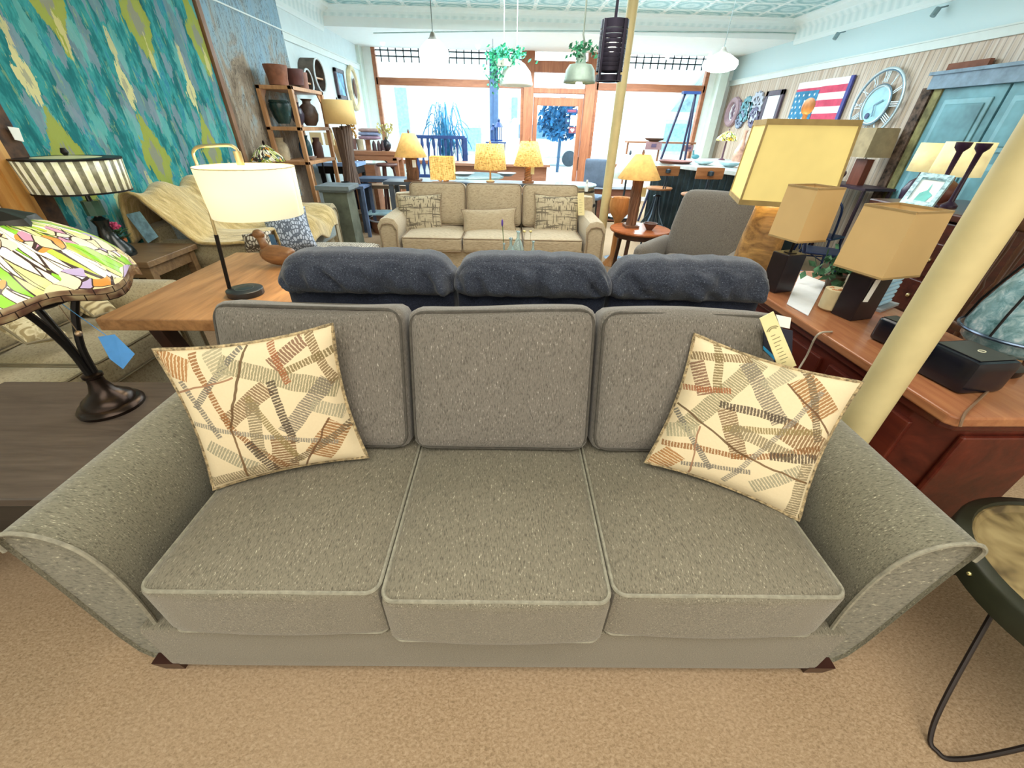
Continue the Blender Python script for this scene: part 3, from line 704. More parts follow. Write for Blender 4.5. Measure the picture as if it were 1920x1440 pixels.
# stained glass
def tiffany(name, pal, nu=9, nv=4.2, glow=.5, border=True, seed=0, edge=.035):
    m = Mat(name, .25); t = m.nt.nodes.new('ShaderNodeTexCoord'); sp_ = m.nt.nodes.new('ShaderNodeSeparateXYZ'); m.nt.links.new(t.outputs['UV'], sp_.inputs[0])
    u, v = V(m.nt, sp_.outputs[0]), V(m.nt, sp_.outputs[1]); nz = m.noise(m.vec(u*30, v*6), 1, 1)
    co = m.vec(u*(nu*3.0)+nz*.8+seed, v*nv+nz*.5)
    e = m.voro(co, 1, 'DISTANCE_TO_EDGE'); cn = m.voro(co, 1, 'F1', 'Color')
    s_ = m.nt.nodes.new('ShaderNodeSeparateColor'); m.nt.links.new(cn.k, s_.inputs[0]); q = V(m.nt, s_.outputs[0])
    co2 = m.vec(u*(nu*6)+v*5, v*1.6+seed); e2 = m.voro(co2, 1, 'DISTANCE_TO_EDGE'); c2 = m.voro(co2, 1, 'F1', 'Color')
    s2 = m.nt.nodes.new('ShaderNodeSeparateColor'); m.nt.links.new(c2.k, s2.inputs[0]); q2 = V(m.nt, s2.outputs[1])
    colA = m.ramp(q, pal, 'CONSTANT'); colB = m.ramp(q2, [(0, '#f3ecd2'), (.45, '#d9dc8e'), (.65, '#8cc83c'), (.85, '#b7c34a')], 'CONSTANT')
    sel = ((u*nu).sin()*0+(m.noise(m.vec(u*14, v*3), 1, 1))).gt(.5); 
    sel = sel.max(v.gt(.86)); col = m.mix(sel, colA, colB); ed = e.lt(edge)*(1-sel)+e2.lt(edge*.9)*sel
    col = m.mix(ed, col, '#4b3b36')
    if border:
        fu = (u*34).frac(); bb = v.lt(.155); fv = (v*12.9).frac()
        fu2 = (u*34+(v*12.9).floor()*.5).frac(); br = fu2.lt(.06).max(fv.lt(.12))
        bc = m.ramp(m.noise(m.vec(u*34, v*9), 1, 1), [(.35, '#5e4238'), (.5, '#8a7158'), (.65, '#a89a78')])
        bc = m.mix(br, bc, '#2d2220'); col = m.mix(bb, col, bc); gl = (1-bb*.85)*(1-ed*.85)*glow
    else: gl = (1-ed*.8)*glow
    m.set('Base Color', col); m.set('Emission Color', col); m.set('Emission Strength', gl); return m.m
b = P(212, 762, z=.581)
tl = thing('stained_glass_lamp', 'large table lamp with flowered stained glass shade on the dark end table', 'lamp', b)
MB().lathe([(.098, 0), (.1, .012), (.092, .024), (.08, .028), (.074, .045), (.06, .055), (.038, .075), (.026, .11), (.024, .13), (.030, .135), (.030, .145), (.022, .15)], n=36).build('base', BRONZE, tl, smooth=True)
for k in range(3):
    a = k*2*PI/3+.7; MB().tube(smooth_path([(.010*math.cos(a), .010*math.sin(a), .14), (.018*math.cos(a), .018*math.sin(a), .25), (.05*math.cos(a), .05*math.sin(a), .36), (.085*math.cos(a), .085*math.sin(a), .435)], 4), [.011]*12+[.014], 8).build('stem', METAL_BLK, tl, smooth=True)
MB().lathe([(.02, .40), (.09, .425), (.10, .44), (.05, .45), (.012, .46), (.012, .66)], n=20).build('socket_cluster', METAL_BLK, tl, smooth=True)
shm = tiffany('stained_glass_flowers', [(0, '#e6dab8'), (.22, '#e2d2a6'), (.40, '#c48fa4'), (.52, '#d8d0e2'), (.64, '#e4d09c'), (.78, '#d08e42'), (.86, '#b5a3c6')], 11, 6.5, glow=.26)
def scal(r, z, t, f):
    k = max(0, 1-f*1.3); return r*(1+.035*k*math.cos(6*t)), z-.03*k*(.5+.5*math.cos(6*t+.6))
sp = [(.262, .475), (.262, .505), (.255, .53), (.235, .56), (.205, .592), (.165, .62), (.12, .645), (.085, .66)]
shd = MB().lathe([(r_, z_-.0) for r_, z_ in sp], n=72, caps=False, fn=scal).build('lamp_shade', shm, tl, smooth='all', solid=.003)
MB().lathe([(.10, .648), (.09, .672), (.05, .69), (.02, .70), (.018, .72), (.025, .735), (.01, .76), (0, .765)], n=24, fn=lambda r_, z_, t, f: (r_*(1+.12*math.cos(6*t)*(f < .5)), z_)).build('cap', C('#33302c', .4, .6), shd, smooth=True)
for (dx, dy, ln) in ((.10, -.05, .09), (-.12, -.12, .10)):
    MB().tube([(dx, dy, .43), (dx+.005, dy, .43-ln)], .0015, 4).blob((dx+.005, dy, .43-ln-.008), .010, 8).build('pull_chain', C('#a5907a', .3, .8), tl, smooth=True)
MB().tube([(.09, -.03, .425), (.135, .0, .30)], .0012, 4).add([(.115, -.01, .30), (.165, .0, .305), (.205, -.01, .235), (.155, -.03, .185), (.12, -.02, .22)], [(0, 1, 2, 3, 4)]).build('blue_tag', C('#4a90d8', .6), tl)
bulb('lamp_bulb', (b.x, b.y, .581+.55), 2.2, (1, .8, .5), .05)
card('price_tag', 'white paper tag hanging below the stained glass shade', 'tag', yq([(62, 590), (90, 588), (118, 627), (96, 626)], 1.35), WHT)
# ================================================================ rustic wood table beside the sofas
TW = WOOD('#7a5232', '#c29263', 'y', 3.2, .38)
z0 = .72; c0, c1 = P(176, 598, z=z0), P(455, 473, z=z0); tx0, tx1 = c0.x, -1.02; ty0, ty1 = c0.y, c1.y
wt = thing('rustic_table', 'long rustic plank table with dark x braced legs holding the brass arched lamp', 'table', ((tx0+tx1)/2, (ty0+ty1)/2, 0))
hx, hy = (tx1-tx0)/2, (ty1-ty0)/2
MB().box((0, 0, z0-.03), (2*hx, 2*hy, .06)).build('tabletop', TW, wt, bevel=.006)
DL = WOOD('#2a1712', '#4a2a1e', 'z', 5, .5)
for sy in (-1, 1):
    yy = sy*(hy-.16)
    for sx in (-1, 1): MB().beam((sx*(hx-.12), yy, z0-.06), (sx*(hx-.30), yy, 0.0), .06, .08, up=(0, 1, 0)).build('leg', DL, wt)
    MB().beam((-(hx-.3), yy, .05), (hx-.3, yy, .05), .03).build('stretcher', METAL_BLK, wt)
MB().beam((-.12, -hy+.2, .06), (-.12, hy-.2, z0-.08), .025).beam((.12, -hy+.2, z0-.08), (.12, hy-.2, .06), .025).build('brace', METAL_BLK, wt)
# brass arch lamp with drum shade
b = P(462, 552, z=z0); al = thing('arched_lamp', 'brass arched lamp with glowing drum shade and black round base', 'lamp', b)
y_ = b.y; f_ = lambda px, py: P(px, py, y=y_)-b
MB().lathe([(.085, 0), (.088, .004), (.088, .03), (.083, .034)], n=36).build('base', C('#20252a', .35), al, smooth=True)
MB().tube([(.05*math.cos(a)*.9, .05*math.sin(a)*.9, .036) for a in [2*PI*i/30 for i in range(30)]], .0012, 4, closed=True).build('charging_ring', C('#50585c', .3), al)
s0 = f_(432, 545); lo, mid = f_(405, 440), f_(372, 318)
lo.y = mid.y = s0.y = 0; s0.z = .034
MB().tube([s0, lo], .0095, 10).build('lower_stem', METAL_BLK, al, smooth=True)
tp = [lo, f_(368, 305), f_(362, 288), f_(368, 277), f_(385, 274), f_(425, 272), f_(438, 275), f_(446, 284), f_(449, 300)]
tp = [Vector((p.x, 0, p.z)) for p in tp]; MB().tube(tp[:1]+smooth_path(tp[1:], 3), .007, 8).build('arch_stem', BRASS, al, smooth=True)
MB().lathe([(.016, -.02), (.016, .035)], (tp[-1].x, 0, tp[-1].z), 14).build('socket', BRASS, al, smooth=True)
st0, st1 = f_(370, 308), f_(545, 308); zb_ = f_(460, 402).z; zt_ = f_(455, 312).z; cxs = tp[-1].x+.0
rr = (st1.x-st0.x)/2*.97; cxs = (st0.x+st1.x)/2
m = Mat('white_drum_lit', .9); x, y, z = m.xyz('Object'); m.set('Base Color', lin('#efe4bd'))
fz = ((z-zb_)/(zt_-zb_)).clamp(); m.glow(m.ramp(fz, [(0, '#fff6cf'), (.5, '#fff0c0'), (1, '#efdfae')]), .5)
sh = shade(MB(), rr*.96, rr, zb_, zt_, n=48); sh.v = [(a+cxs, b_, c_) for a, b_, c_ in sh.v]
so = sh.build('drum_shade', m.m, al, smooth=True, solid=.002)
MB().tube([(cxs+rr*math.cos(a), rr*math.sin(a), zt_) for a in [2*PI*i/40 for i in range(40)]], .0022, 5, closed=True).build('trim', C('#b5a68c', .7), so)
MB().beam((cxs-rr, 0, zt_-.015), (cxs+rr, 0, zt_-.015), .003).build('spider', BRASS, al)
bulb('lamp_bulb', (b.x+cxs, b.y, b.z+(zb_+zt_)/2), 5, (1, .82, .55), .06)
# wooden duck
def duck(label, base, L, mat, rz=0):
    t = thing('wooden_duck', label, 'ornament', base, rz)
    MB().blob((0, 0, L*.28), (L*.5, L*.22, L*.24), 10, fn=lambda q, d: Vector((q.x, q.y, q.z+max(0, d.x*1-.4)*L*-.0+max(0, -d.x-.5)*L*.2))).build('body', mat, t, smooth='all')
    MB().tube([(L*.28, 0, L*.35), (L*.34, 0, L*.55), (L*.36, 0, L*.68)], [L*.13, L*.085, L*.1], 10).blob((L*.39, 0, L*.74), (L*.15, L*.11, L*.115), 8).build('head', mat, t, smooth='all')
    MB().tube([(L*.5, 0, L*.73), (L*.66, 0, L*.70)], [L*.05, L*.02], 6).build('beak', C('#4a3524', .5), t, smooth=True)
    return t
duck('carved brown wooden duck at the far end of the rustic table', P(528, 500, z=z0), .26, WOOD('#5d3d26', '#8f6a48', 'x', 9, .4), rz=math.radians(165))
card('small_card', 'small blue card standing behind the carved duck', 'card', (lambda a, b_: [a, b_, Vector((b_.x+.003, b_.y, .7215)), Vector((a.x+.003, a.y, .7215))])(P(503, 440, y=2.9), P(513, 440, y=2.9)), C('#3f6a94', .6))
# ================================================================ beige sofa at the far left
sa = thing('beige_sofa', 'beige rolled arm sofa at the far left behind the stained glass lamp', 'sofa', (-2.07, 1.45, 0), math.radians(90))
lounge(sa, 2.2, .86, .2, .46, .66, .84, 3, BEIGE, BEIGE_P)
# ottoman / loose seat corner nearer the camera
op = thing('beige_ottoman', 'beige box cushion ottoman at the left edge in front of the beige sofa', 'ottoman', (-2.02, 1.0, 0))
def swirl():
    m = Mat('swirl_print', .9); n = m.noise(m.coord('Object'), 14, 2, .5, 2.2); m.set('Base Color', m.ramp(n, [(.42, '#9b8b66'), (.5, '#d6cba9'), (.62, '#b5a681')])); return m.m
SW = swirl()
bpy.data.objects.remove(op)
pillow('tan swirl print cushion lying on the beige sofa below the lamp shade', (P(5, 590, x=-2.42), P(85, 580, x=-2.42), P(2, 640, x=-2.28), P(92, 632, x=-2.28)), SW, BEIGE_P, th=.06)
def stripes():
    m = Mat('wave_stripe', .9); x, y, z = m.xyz('Object'); n = m.noise(m.coord('Object'), 9, 1); s_ = ((z*34+n*3).frac()-.5).abs(); m.set('Base Color', m.ramp(s_, [(.1, '#8b7a58'), (.3, '#cdbf98')])); return m.m
pillow('striped tan cushion against the far arm of the beige sofa', (P(148, 553, x=-2.4), P(185, 545, x=-2.4), P(140, 590, x=-2.3), P(197, 583, x=-2.3)), stripes(), BEIGE_P, th=.06)
# ================================================================ small brown table with mosaic lamp, potted flower and card
BRW = WOOD('#57412d', '#8c7150', 'x', 5, .5)
tb = thing('lamp_table', 'brown wooden end table holding the mosaic drum lamp and potted flower', 'table', (-2.70, 3.02, 0))
MB().box((0, 0, .66), (.54, .52, .04)).build('top', BRW, tb, bevel=.004); MB().box((0, 0, .60), (.48, .46, .08)).build('apron', BRW, tb)
for sx in (-1, 1):
    for sy in (-1, 1): MB().box((sx*.22, sy*.21, .32), (.055, .055, .64)).build('leg', BRW, tb, bevel=.003)
yl = 2.62; yl = 2.92
bx = P(185, 480, y=yl)
ml = thing('mosaic_drum_lamp', 'table lamp with black and ivory striped mosaic drum shade', 'lamp', (bx.x, yl, .68))
g_ = lambda px, py: P(px, py, y=yl)-Vector((bx.x, yl, .68))
m = Mat('mosaic_stripes', .3); t_ = m.nt.nodes.new('ShaderNodeTexCoord'); s_ = m.nt.nodes.new('ShaderNodeSeparateXYZ'); m.nt.links.new(t_.outputs['UV'], s_.inputs[0]); u = V(m.nt, s_.outputs[0]); v = V(m.nt, s_.outputs[1])
n = m.noise(m.vec(u*60, v*5), 1, 3); k = (u*26+.2).frac().lt(.5); col = m.mix(k, m.ramp(n, [(.3, '#d9dcb0'), (.7, '#f4f2dc')]), m.ramp(n, [(.3, '#5b5a48'), (.7, '#8f8c70')]))
m.set('Base Color', col); m.glow(col, .25); MOS = m.m
a0, a1 = g_(50, 300), g_(222, 330); top_, bot_ = g_(135, 297).z, g_(150, 357).z; cx = (g_(50, 300).x+g_(212, 298).x)/2*.6+(g_(75, 350).x+g_(222, 345).x)/2*.4; R0 = (g_(220, 345).x-g_(80, 352).x)/2
sh = MB().lathe([(R0*1.0, bot_), (R0*1.06, top_)], (cx, 0, 0), 48, caps=False).build('drum_shade', MOS, ml, smooth=True, solid=.003)
MB().lathe([(R0*1.06, top_), (R0*.3, top_+.012), (.0, top_+.015)], (cx, 0, 0), 40, caps=False).build('shade_cover', C('#b9bd92', .5, glow=.15), sh, smooth=True)
MB().lathe([(R0*1.08, top_-.004), (R0*1.08, top_+.006)], (cx, 0, 0), 40).lathe([(R0*1.02, bot_-.006), (R0*1.02, bot_+.004)], (cx, 0, 0), 40, caps=False).build('rim', METAL_BLK, sh)
MB().lathe([(.008, 0), (.02, .02), (.012, .045)], (cx, 0, top_+.012), 10).build('finial', METAL_BLK, ml, smooth=True)
MB().lathe([(.11, 0), (.11, .02), (.10, .05), (.055, .12), (.035, .2), (.05, .24), (.02, .26), (.012, bot_), (.012, top_)], (cx, 0, 0), 24).build('base', C('#141c1c', .2), ml, smooth=True)
MB().lathe([(.05, .27), (.05, .36)], (cx, 0, 0), 8).build('green_glass_collar', C('#3f6152', .2), ml)
fp = P(232, 475, z=.681); pf = thing('potted_flower', 'terracotta pot with pink flowers on the brown end table', 'plant', fp)
MB().lathe([(.035, 0), (.05, .075), (.055, .08), (.055, .1), (.045, .1), (.045, .085)], n=20).build('pot', C('#b5622f', .8), pf, smooth=True)
lf = MB(); fl = MB(); rnd = random.Random(5)
for i in range(70):
    a = rnd.uniform(0, 2*PI); r_ = rnd.uniform(.01, .085); zz = .1+rnd.uniform(0, .06); p = Vector((r_*math.cos(a), r_*math.sin(a), zz)); d = Vector((math.cos(a), math.sin(a), .4)).normalized()*.03; s_ = Vector((-math.sin(a), math.cos(a), 0))*.012; lf.add([p-d, p-s_, p+d, p+s_], [(0, 1, 2, 3)])
for i in range(34):
    a = rnd.uniform(0, 2*PI); r_ = rnd.uniform(0, .06); fl.blob((r_*math.cos(a), r_*math.sin(a), .17+rnd.uniform(0, .035)), .010, 4)
lf.build('leaves', C('#3d5c34', .7, var=.4, scale=40), pf); fl.build('flowers', C('#c23f6a', .6, var=.3, scale=40), pf)
card('display_card', 'pale blue printed card leaning on the brown end table', 'card', yq([(236, 402), (262, 396), (297, 444), (278, 456)], 3.3), C('#9cc8e8', .5, var=.25, scale=20))
# ================================================================ second sofa along the rug wall with fur throw
sb = thing('pale_sofa', 'beige rolled arm sofa with blue-grey cushions under the patterned rug', 'sofa', (-2.08, 4.36, 0), math.radians(90))
lounge(sb, 2.1, .85, .2, .47, .68, .90, 2, BEIGE, BEIGE_P, cushmat=GREYB)
m = Mat('fur_throw', .95); n = m.noise(m.coord('Object', (1, 4, 1)), 9, 4, .6, .5); m.set('Base Color', m.ramp(n, [(.3, '#a88d55'), (.5, '#cdb274'), (.7, '#e6d09a')])); m.bump(m.noise(m.coord('Object'), 160, 2), .6, .01); m.set('Sheen Weight', .5); FUR = m.m
th = MB(); Nx, Ny = 40, 46
ctl = [(-2.93, .60, 0), (-2.86, .93, .0), (-2.72, .96, 0), (-2.55, .80, 0), (-2.42, .66, 0), (-2.20, .61, 0), (-2.03, .54, 0), (-1.98, .40, 0)]
path = smooth_path([(a, 0, b_) for a, b_, _ in ctl], 6)
vs = []
for i, p in enumerate(path):
    f1 = i/(len(path)-1)
    for j in range(Ny+1):
        g = j/Ny; yy = 3.28+g*(1.25+.4*math.sin(f1*3.1))+(-.0)+.5*f1*g
        w_ = .035*math.sin(g*24+f1*5+2*math.sin(f1*4))+.04*noise.noise(Vector((f1*4, g*5, 1)))
        z_ = max(p.z+.03+w_+.035*abs(math.sin(g*9+f1*2.5))**3, .05)+(.02 if f1 < .3 else 0)
        if yy < 3.7: z_ = max(z_, .70+w_*.5) if p.x > -2.75 else z_
        vs.append((p.x+.01*math.sin(g*20), yy, z_))
fs = [(i*(Ny+1)+j, (i+1)*(Ny+1)+j, (i+1)*(Ny+1)+j+1, i*(Ny+1)+j+1) for i in range(len(path)-1) for j in range(Ny)]
tag(MB().add(vs, fs).build('fur_throw', FUR, smooth='all', solid=.02), 'golden tan faux fur throw heaped over the sofa under the rug', 'blanket')
def chain_print(name, bgc, c, sc=1):
    m = Mat(name, .9); co = m.coord('Object', (1, 1, .5)); e = m.voro(m.coord('Object', (44*sc, 44*sc, 22*sc)), 1, 'DISTANCE_TO_EDGE', rnd=.6); m.set('Base Color', m.mix(e.lt(.13), bgc, c)); return m.m
CH = chain_print('chain_print', '#cfc8ba', '#5d5348'); CHB = chain_print('chain_print_blue', '#b9c4d6', '#5f6878')
pillow('large pillow with brown chain link print propped beside the carved duck', (P(488, 415, y=3.9), P(560, 385, y=4.0), P(520, 475, y=3.7), P(605, 465, y=3.8)), CHB, None, th=.12)
pillow('brown chain link print pillow lying flat behind the carved duck', (P(455, 445, y=3.35), P(500, 430, y=3.4), P(462, 470, y=3.3), P(525, 468, y=3.35)), CH, None, th=.09)
ot = thing('patterned_ottoman', 'low ottoman in chain link print behind the dark reclining sofa', 'ottoman', (P(655, 450, z=.46).x, 4.05, 0))
MB().puff((0, 0, .30), (.36, .26, .16), .04, (0, 0, .02), 8).build('seat', CH, ot, smooth=True, weld=True)
for sx in (-1, 1):
    for sy in (-1, 1): MB().lathe([(.018, 0), (.025, .15)], (sx*.28, sy*.18, 0), 8).build('leg', METAL_BLK, ot)
# ================================================================ rugs on the left wall
XW = XL+.02
def ikat():
    m = Mat('ikat_rug', .95); x, y, z = m.xyz('Object')
    nz = m.noise(m.coord('Object', (1, 3.2, 1.0)), 3.2, 4, .65); n2 = m.noise(m.coord('Object', (1, 7, 1.3)), 4, 4, .7); n3 = m.noise(m.coord('Object', (1, 2.5, .9)), 2.4, 3)
    base = m.ramp(nz, [(.3, '#0f5a62'), (.45, '#15757a'), (.55, '#3a9c9c'), (.63, '#2b7f9c'), (.72, '#5fb3b0')])
    base = m.mix((n3.gt(.57))*.65, base, '#7d8f9c'); base = m.mix((n2.gt(.60))*.55, base, '#8fb07a')
    def lat(oy, oz, py_, pz_, w_, h_):
        row = ((z+oz)/pz_).floor(); a = (((y+oy)/py_+row*.5).frac()-.5)*py_; b_ = (((z+oz)/pz_).frac()-.5)*pz_
        return (a+(n2-.5)*.16).abs()/w_+(b_+(nz-.5)*.22).abs()/h_
    d4 = lat(.05, .1, .26, .36, .045, .13); base = m.mix(d4.lt(1)*.7, base, '#8596a6'); d5 = lat(.2, .3, .34, .5, .06, .16); base = m.mix(d5.lt(1)*.6, base, '#6fb9b4')
    d1 = lat(.1, .2, .78, .95, .15, .34); d2 = lat(.5, .65, .78, .95, .06, .17); d3 = lat(.28, .42, .39, .95, .028, .15)
    col = m.mix(d1.lt(1)*.9, base, '#9fa83f'); col = m.mix(d1.lt(.42)*.85, col, '#8a8f86'); col = m.mix(d2.lt(1)*.92, col, '#d8d49a'); col = m.mix(d2.lt(.4)*.8, col, '#9a9f8c')
    col = m.mix(d3.lt(1)*.8, col, '#cfc98f')
    m.set('Base Color', col); m.bump(m.noise(m.coord('Object'), 220, 1), .3, .004); return m.m
ya, yb_ = P(75, 357, x=XL).y, P(440, 280, x=XL).y
rg = thing('ikat_rug', 'large teal rug with yellow and cream ikat diamonds hanging on the left wall', 'rug', (XW+.015, (ya+yb_)/2, 0))
MB().box((0, 0, 1.85), (.012, yb_-ya, 2.6-.2)).build('pile', ikat(), rg)
yc = P(510, 0, x=XL).y
m = Mat('abstract_rug', .95); n = m.noise(m.coord('Object', (1, 1.5, .8)), 1.7, 5, .65, .8); n2 = m.noise(m.coord('Object', (1, 3, .8)), 2.5, 6, .7, 1.5); x, y, z = m.xyz('Object')
r = m.ramp(n+(z-2.0)*.16-.02, [(.3, '#77695a'), (.42, '#a29482'), (.52, '#9db3bb'), (.64, '#8fb2c6'), (.8, '#b9cdd6')]); r = m.mix(((n2-.5).abs().lt(.012))*.75, r, '#4f463f'); r = m.mix((n2.gt(.66))*.6, r, '#d8d8cf'); m.set('Base Color', r)
tag(MB().b2((XW, yb_+.09, .01), (XW+.02, yc, 2.9)).build('abstract_rug', m.m), 'grey-blue and brown marbled rug hanging beside the teal ikat rug', 'rug')
tag(MB().b2((XW-.01, yb_+.01, .0), (XW+.05, yb_+.075, 2.95)).build('rug_rail', WOOD('#6d4a35', '#9a7354', 'z', 6)), 'narrow wooden upright between the teal and the marbled rug', 'rail')
tag(MB().b2((XW, ya-.14, .0), (XW+.05, ya-.01, 2.9)).build('carved_post', C('#4a3220', .7, var=.5, scale=14)), 'dark carved post at the near edge of the teal rug', 'post')
tag(MB().b2((XW, ya-.30, .0), (XW+.07, ya-.145, 2.9)).b2((XW+.07, ya-.25, .0), (XW+.085, ya-.19, 2.9)).build('wooden_upright', WOOD('#b07a3c', '#dba95f', 'z', 3)), 'honey coloured wooden upright beside the dark carved post', 'post')
m = Mat('beige_rug', .95); n = m.noise(m.coord('Object', (1, 2, 1)), 9, 5, .7, 1); m.set('Base Color', m.ramp(n, [(.35, '#a18a74'), (.5, '#c4b19c'), (.65, '#ddd2c0')])); m.bump(m.noise(m.coord('Object', (1, 1, 12)), 12, 1), .4, .01)
tag(MB().b2((XW, 1.2, .01), (XW+.02, ya-.31, 2.9)).build('beige_rug', m.m), 'beige textured rug hanging at the far left edge', 'rug')
card('price_tag', 'white paper tag pinned to the dark carved post', 'tag', [P(14, 237, x=XW+.07), P(35, 240, x=XW+.07), P(45, 266, x=XW+.07), P(28, 262, x=XW+.07)], WHT)
# ================================================================ open shelf with pottery
SH = WOOD('#a5734a', '#d0a074', 'z', 4, .5)
ex0, ex1, ey0, ey1, ez = P(477, 158, y=5.9).x, P(545, 160, y=5.9).x, 5.9, 6.9, P(545, 160, y=5.9).z
es = thing('open_shelf', 'tall light wood open shelf unit filled with pottery', 'shelf', ((ex0+ex1)/2, (ey0+ey1)/2, 0)); hx, hy = (ex1-ex0)/2, (ey1-ey0)/2
for sx in (-1, 1):
    for sy in (-1, 1): MB().box((sx*(hx-.025), sy*(hy-.025), ez/2), (.05, .05, ez)).build('post', SH, es, bevel=.004)
SZ = [ez, P(553, 238, y=5.9).z, P(563, 303, y=5.9).z, .35]
for z_ in SZ: MB().box((0, 0, z_-.02), (2*hx, 2*hy, .04)).build('shelf_board', SH, es, bevel=.004)
for sx in (-1, 1):
    for k in range(2):
        cz = SZ[0]-.04; cy = (-1 if k == 0 else 1)*(hy-.05)
        MB().prism([(cy, cz), (cy-(.1 if k else -.1), cz), (cy, cz-.1)], sx*(hx-.04)-.008, sx*(hx-.04)+.008, 'x').build('corner_brace', SH, es)
T1 = C('#8a5a45', .7, var=.25); DKP = C('#2b2a30', .25, var=.3); BRP = C('#5a4a42', .45, var=.3); GRN = C('#1d3a3a', .2, var=.3); CRP = C('#b9ab8e', .6, var=.2); BLP = C('#2c4a6a', .25, var=.3)
BUCK = [(.8, 0), (.84, .4), (.86, .42), (1, .98), (1, 1), (.9, 1), (.7, .5)]; VASE = [(.5, 0), (.85, .2), (1, .45), (.8, .72), (.42, .84), (.42, .92), (.62, 1)]; JAR = [(.8, 0), (.95, .1), (1, .5), (.92, .72), (.6, .84), (.66, .95), (.7, 1)]; BOWLP = [(.35, 0), (.4, .08), (.85, .55), (1, 1), (.94, 1), (.7, .5), (.2, .15)]
vessel('clay_planter', 'reddish brown clay planter on top of the open shelf, nearest', 'pot', 524, 160, 42, 38, T1, BUCK, y=6.05)
vessel('clay_planter', 'dark red clay pot on top of the open shelf behind the planter', 'pot', 556, 160, 34, 30, C('#5e3a38', .6, var=.2), BUCK, y=6.4)
vessel('clay_tumbler', 'tall pinkish clay tumbler on top of the shelf, farthest', 'pot', 572, 166, 18, 30, C('#a0776a', .7), BUCK, y=6.7)
vessel('dark_pot', 'large glossy black-green pot on the upper shelf level', 'pot', 533, 232, 38, 44, GRN, [(.55, 0), (.8, .25), (1, .7), (.98, .85), (.9, .88), (.92, 1), (.85, 1)], y=6.1, neck=(.9, .93))
vessel('dark_vase', 'slim dark purple vase on the upper shelf level', 'vase', 562, 234, 24, 42, C('#3a3444', .3, var=.3), VASE, y=6.35)
vessel('dark_jug', 'round dark brown jug on the upper shelf level, farthest', 'jug', 584, 236, 34, 50, BRP, VASE, y=6.65)
vessel('cream_jar', 'cream crackle jar on the middle shelf level', 'jar', 530, 302, 32, 44, CRP, JAR, y=6.1)
vessel('blue_bottle', 'tall blue glazed bottle on the middle shelf level', 'bottle', 573, 300, 14, 42, BLP, VASE, y=6.35)
vessel('teal_bottle', 'teal glazed bottle behind the blue one on the shelf', 'bottle', 582, 298, 14, 44, C('#235560', .25), VASE, y=6.55)
vessel('brown_jar', 'brown ribbed jar at the far end of the middle shelf level', 'jar', 600, 298, 18, 40, C('#5a3f38', .5), JAR, y=6.7)
vessel('stone_bowl', 'small stone bowl between the bottles on the middle shelf level', 'bowl', 586, 300, 18, 7, C('#a89a98', .7), BOWLP, y=6.2)
# wall pieces beyond the shelf
def half_barrel(label, px, py, w, h, x, dpt=.22, mat=None):
    c = P(px, py, x=x); hh = abs((P(px, py-h/2, x=x)-P(px, py+h/2, x=x)).z)/2; ww_ = abs((P(px-w/2, py, x=x)-P(px+w/2, py, x=x)).y)/2; ww_ = min(ww_, hh)
    t = thing('barrel_wall_shelf', label, 'shelf', (XL+.01, c.y, c.z)); N = 28
    o_ = [Vector((0, ww_*math.cos(a), hh*math.sin(a))) for a in [2*PI*i/N for i in range(N)]]
    r_ = lambda s_, dx: [Vector((dx, p.y*s_, p.z*s_)) for p in o_]
    MB().loft([r_(1, 0), r_(1, dpt), r_(.9, dpt), r_(.9, .03)], cap=False).build('hoop', mat or C('#5d5148', .7, var=.3), t, smooth=True)
    MB().add([p*1.0 for p in r_(.95, .02)], [tuple(range(N))]).build('back', C('#262230', .7), t)
    MB().tube(r_(.97, dpt+.004), .012, 6, closed=True).build('rim', C('#cfd6d8', .5), t)
    MB().b2((.03, -ww_*.8, -hh*.1-.02), (dpt-.02, ww_*.8, -hh*.1)).build('shelf_board', SH, t); return t
half_barrel('large round barrel hoop shelf on the left wall', 596, 142, 32, 62, XL+.2)
half_barrel('smaller round barrel hoop shelf on the left wall nearer the pottery', 575, 152, 26, 44, XL+.2)
def on_wall(name, label, cat, quad, x, mats, sgn=1, fw=.06, glass=None):
    q = [P(a, b_, x=x) for a, b_ in quad]; c = sum(q, Vector())/4; t = thing(name, label, cat, c)
    y0_, y1_ = min(p.y for p in q)-c.y, max(p.y for p in q)-c.y; z0_, z1_ = min(p.z for p in q)-c.z, max(p.z for p in q)-c.z
    mb = MB()
    for lo, hi in (((y0_, z0_), (y0_+fw, z1_)), ((y1_-fw, z0_), (y1_, z1_)), ((y0_, z0_), (y1_, z0_+fw)), ((y0_, z1_-fw), (y1_, z1_))): mb.b2((-.02, lo[0], lo[1]), (.02, hi[0], hi[1]))
    mb.build('frame', mats[0], t, bevel=.004); MB().b2((-.01, y0_+fw, z0_+fw), (.01, y1_-fw, z1_-fw)).build('picture' if glass is None else glass, mats[1], t); return t
on_wall('framed_picture', 'dark framed picture with blue centre on the left wall', 'picture', [(628, 128), (642, 132), (650, 185), (636, 185)], XL+.03, (C('#4a3a44', .5), C('#5f9cc0', .5, var=.5, scale=6)))
c = P(663, 166, x=XL+.03); rm = thing('oval_mirror', 'pale oval framed mirror with a brown leaf on the left wall', 'mirror', c)
MB().tube([(0, .24*math.cos(a), .33*math.sin(a)) for a in [2*PI*i/30 for i in range(30)]], .045, 8, closed=True).build('frame', C('#d8c9a0', .6), rm, smooth=True)
MB().add([(0, .22*math.cos(a), .31*math.sin(a)) for a in [2*PI*i/30 for i in range(30)]], [tuple(range(30))]).build('mirror_glass', C('#dfe8ea', .15), rm)
MB().blob((.03, 0, 0), (.02, .07, .17), 8).build('leaf_ornament', C('#6b4a3a', .6), rm)
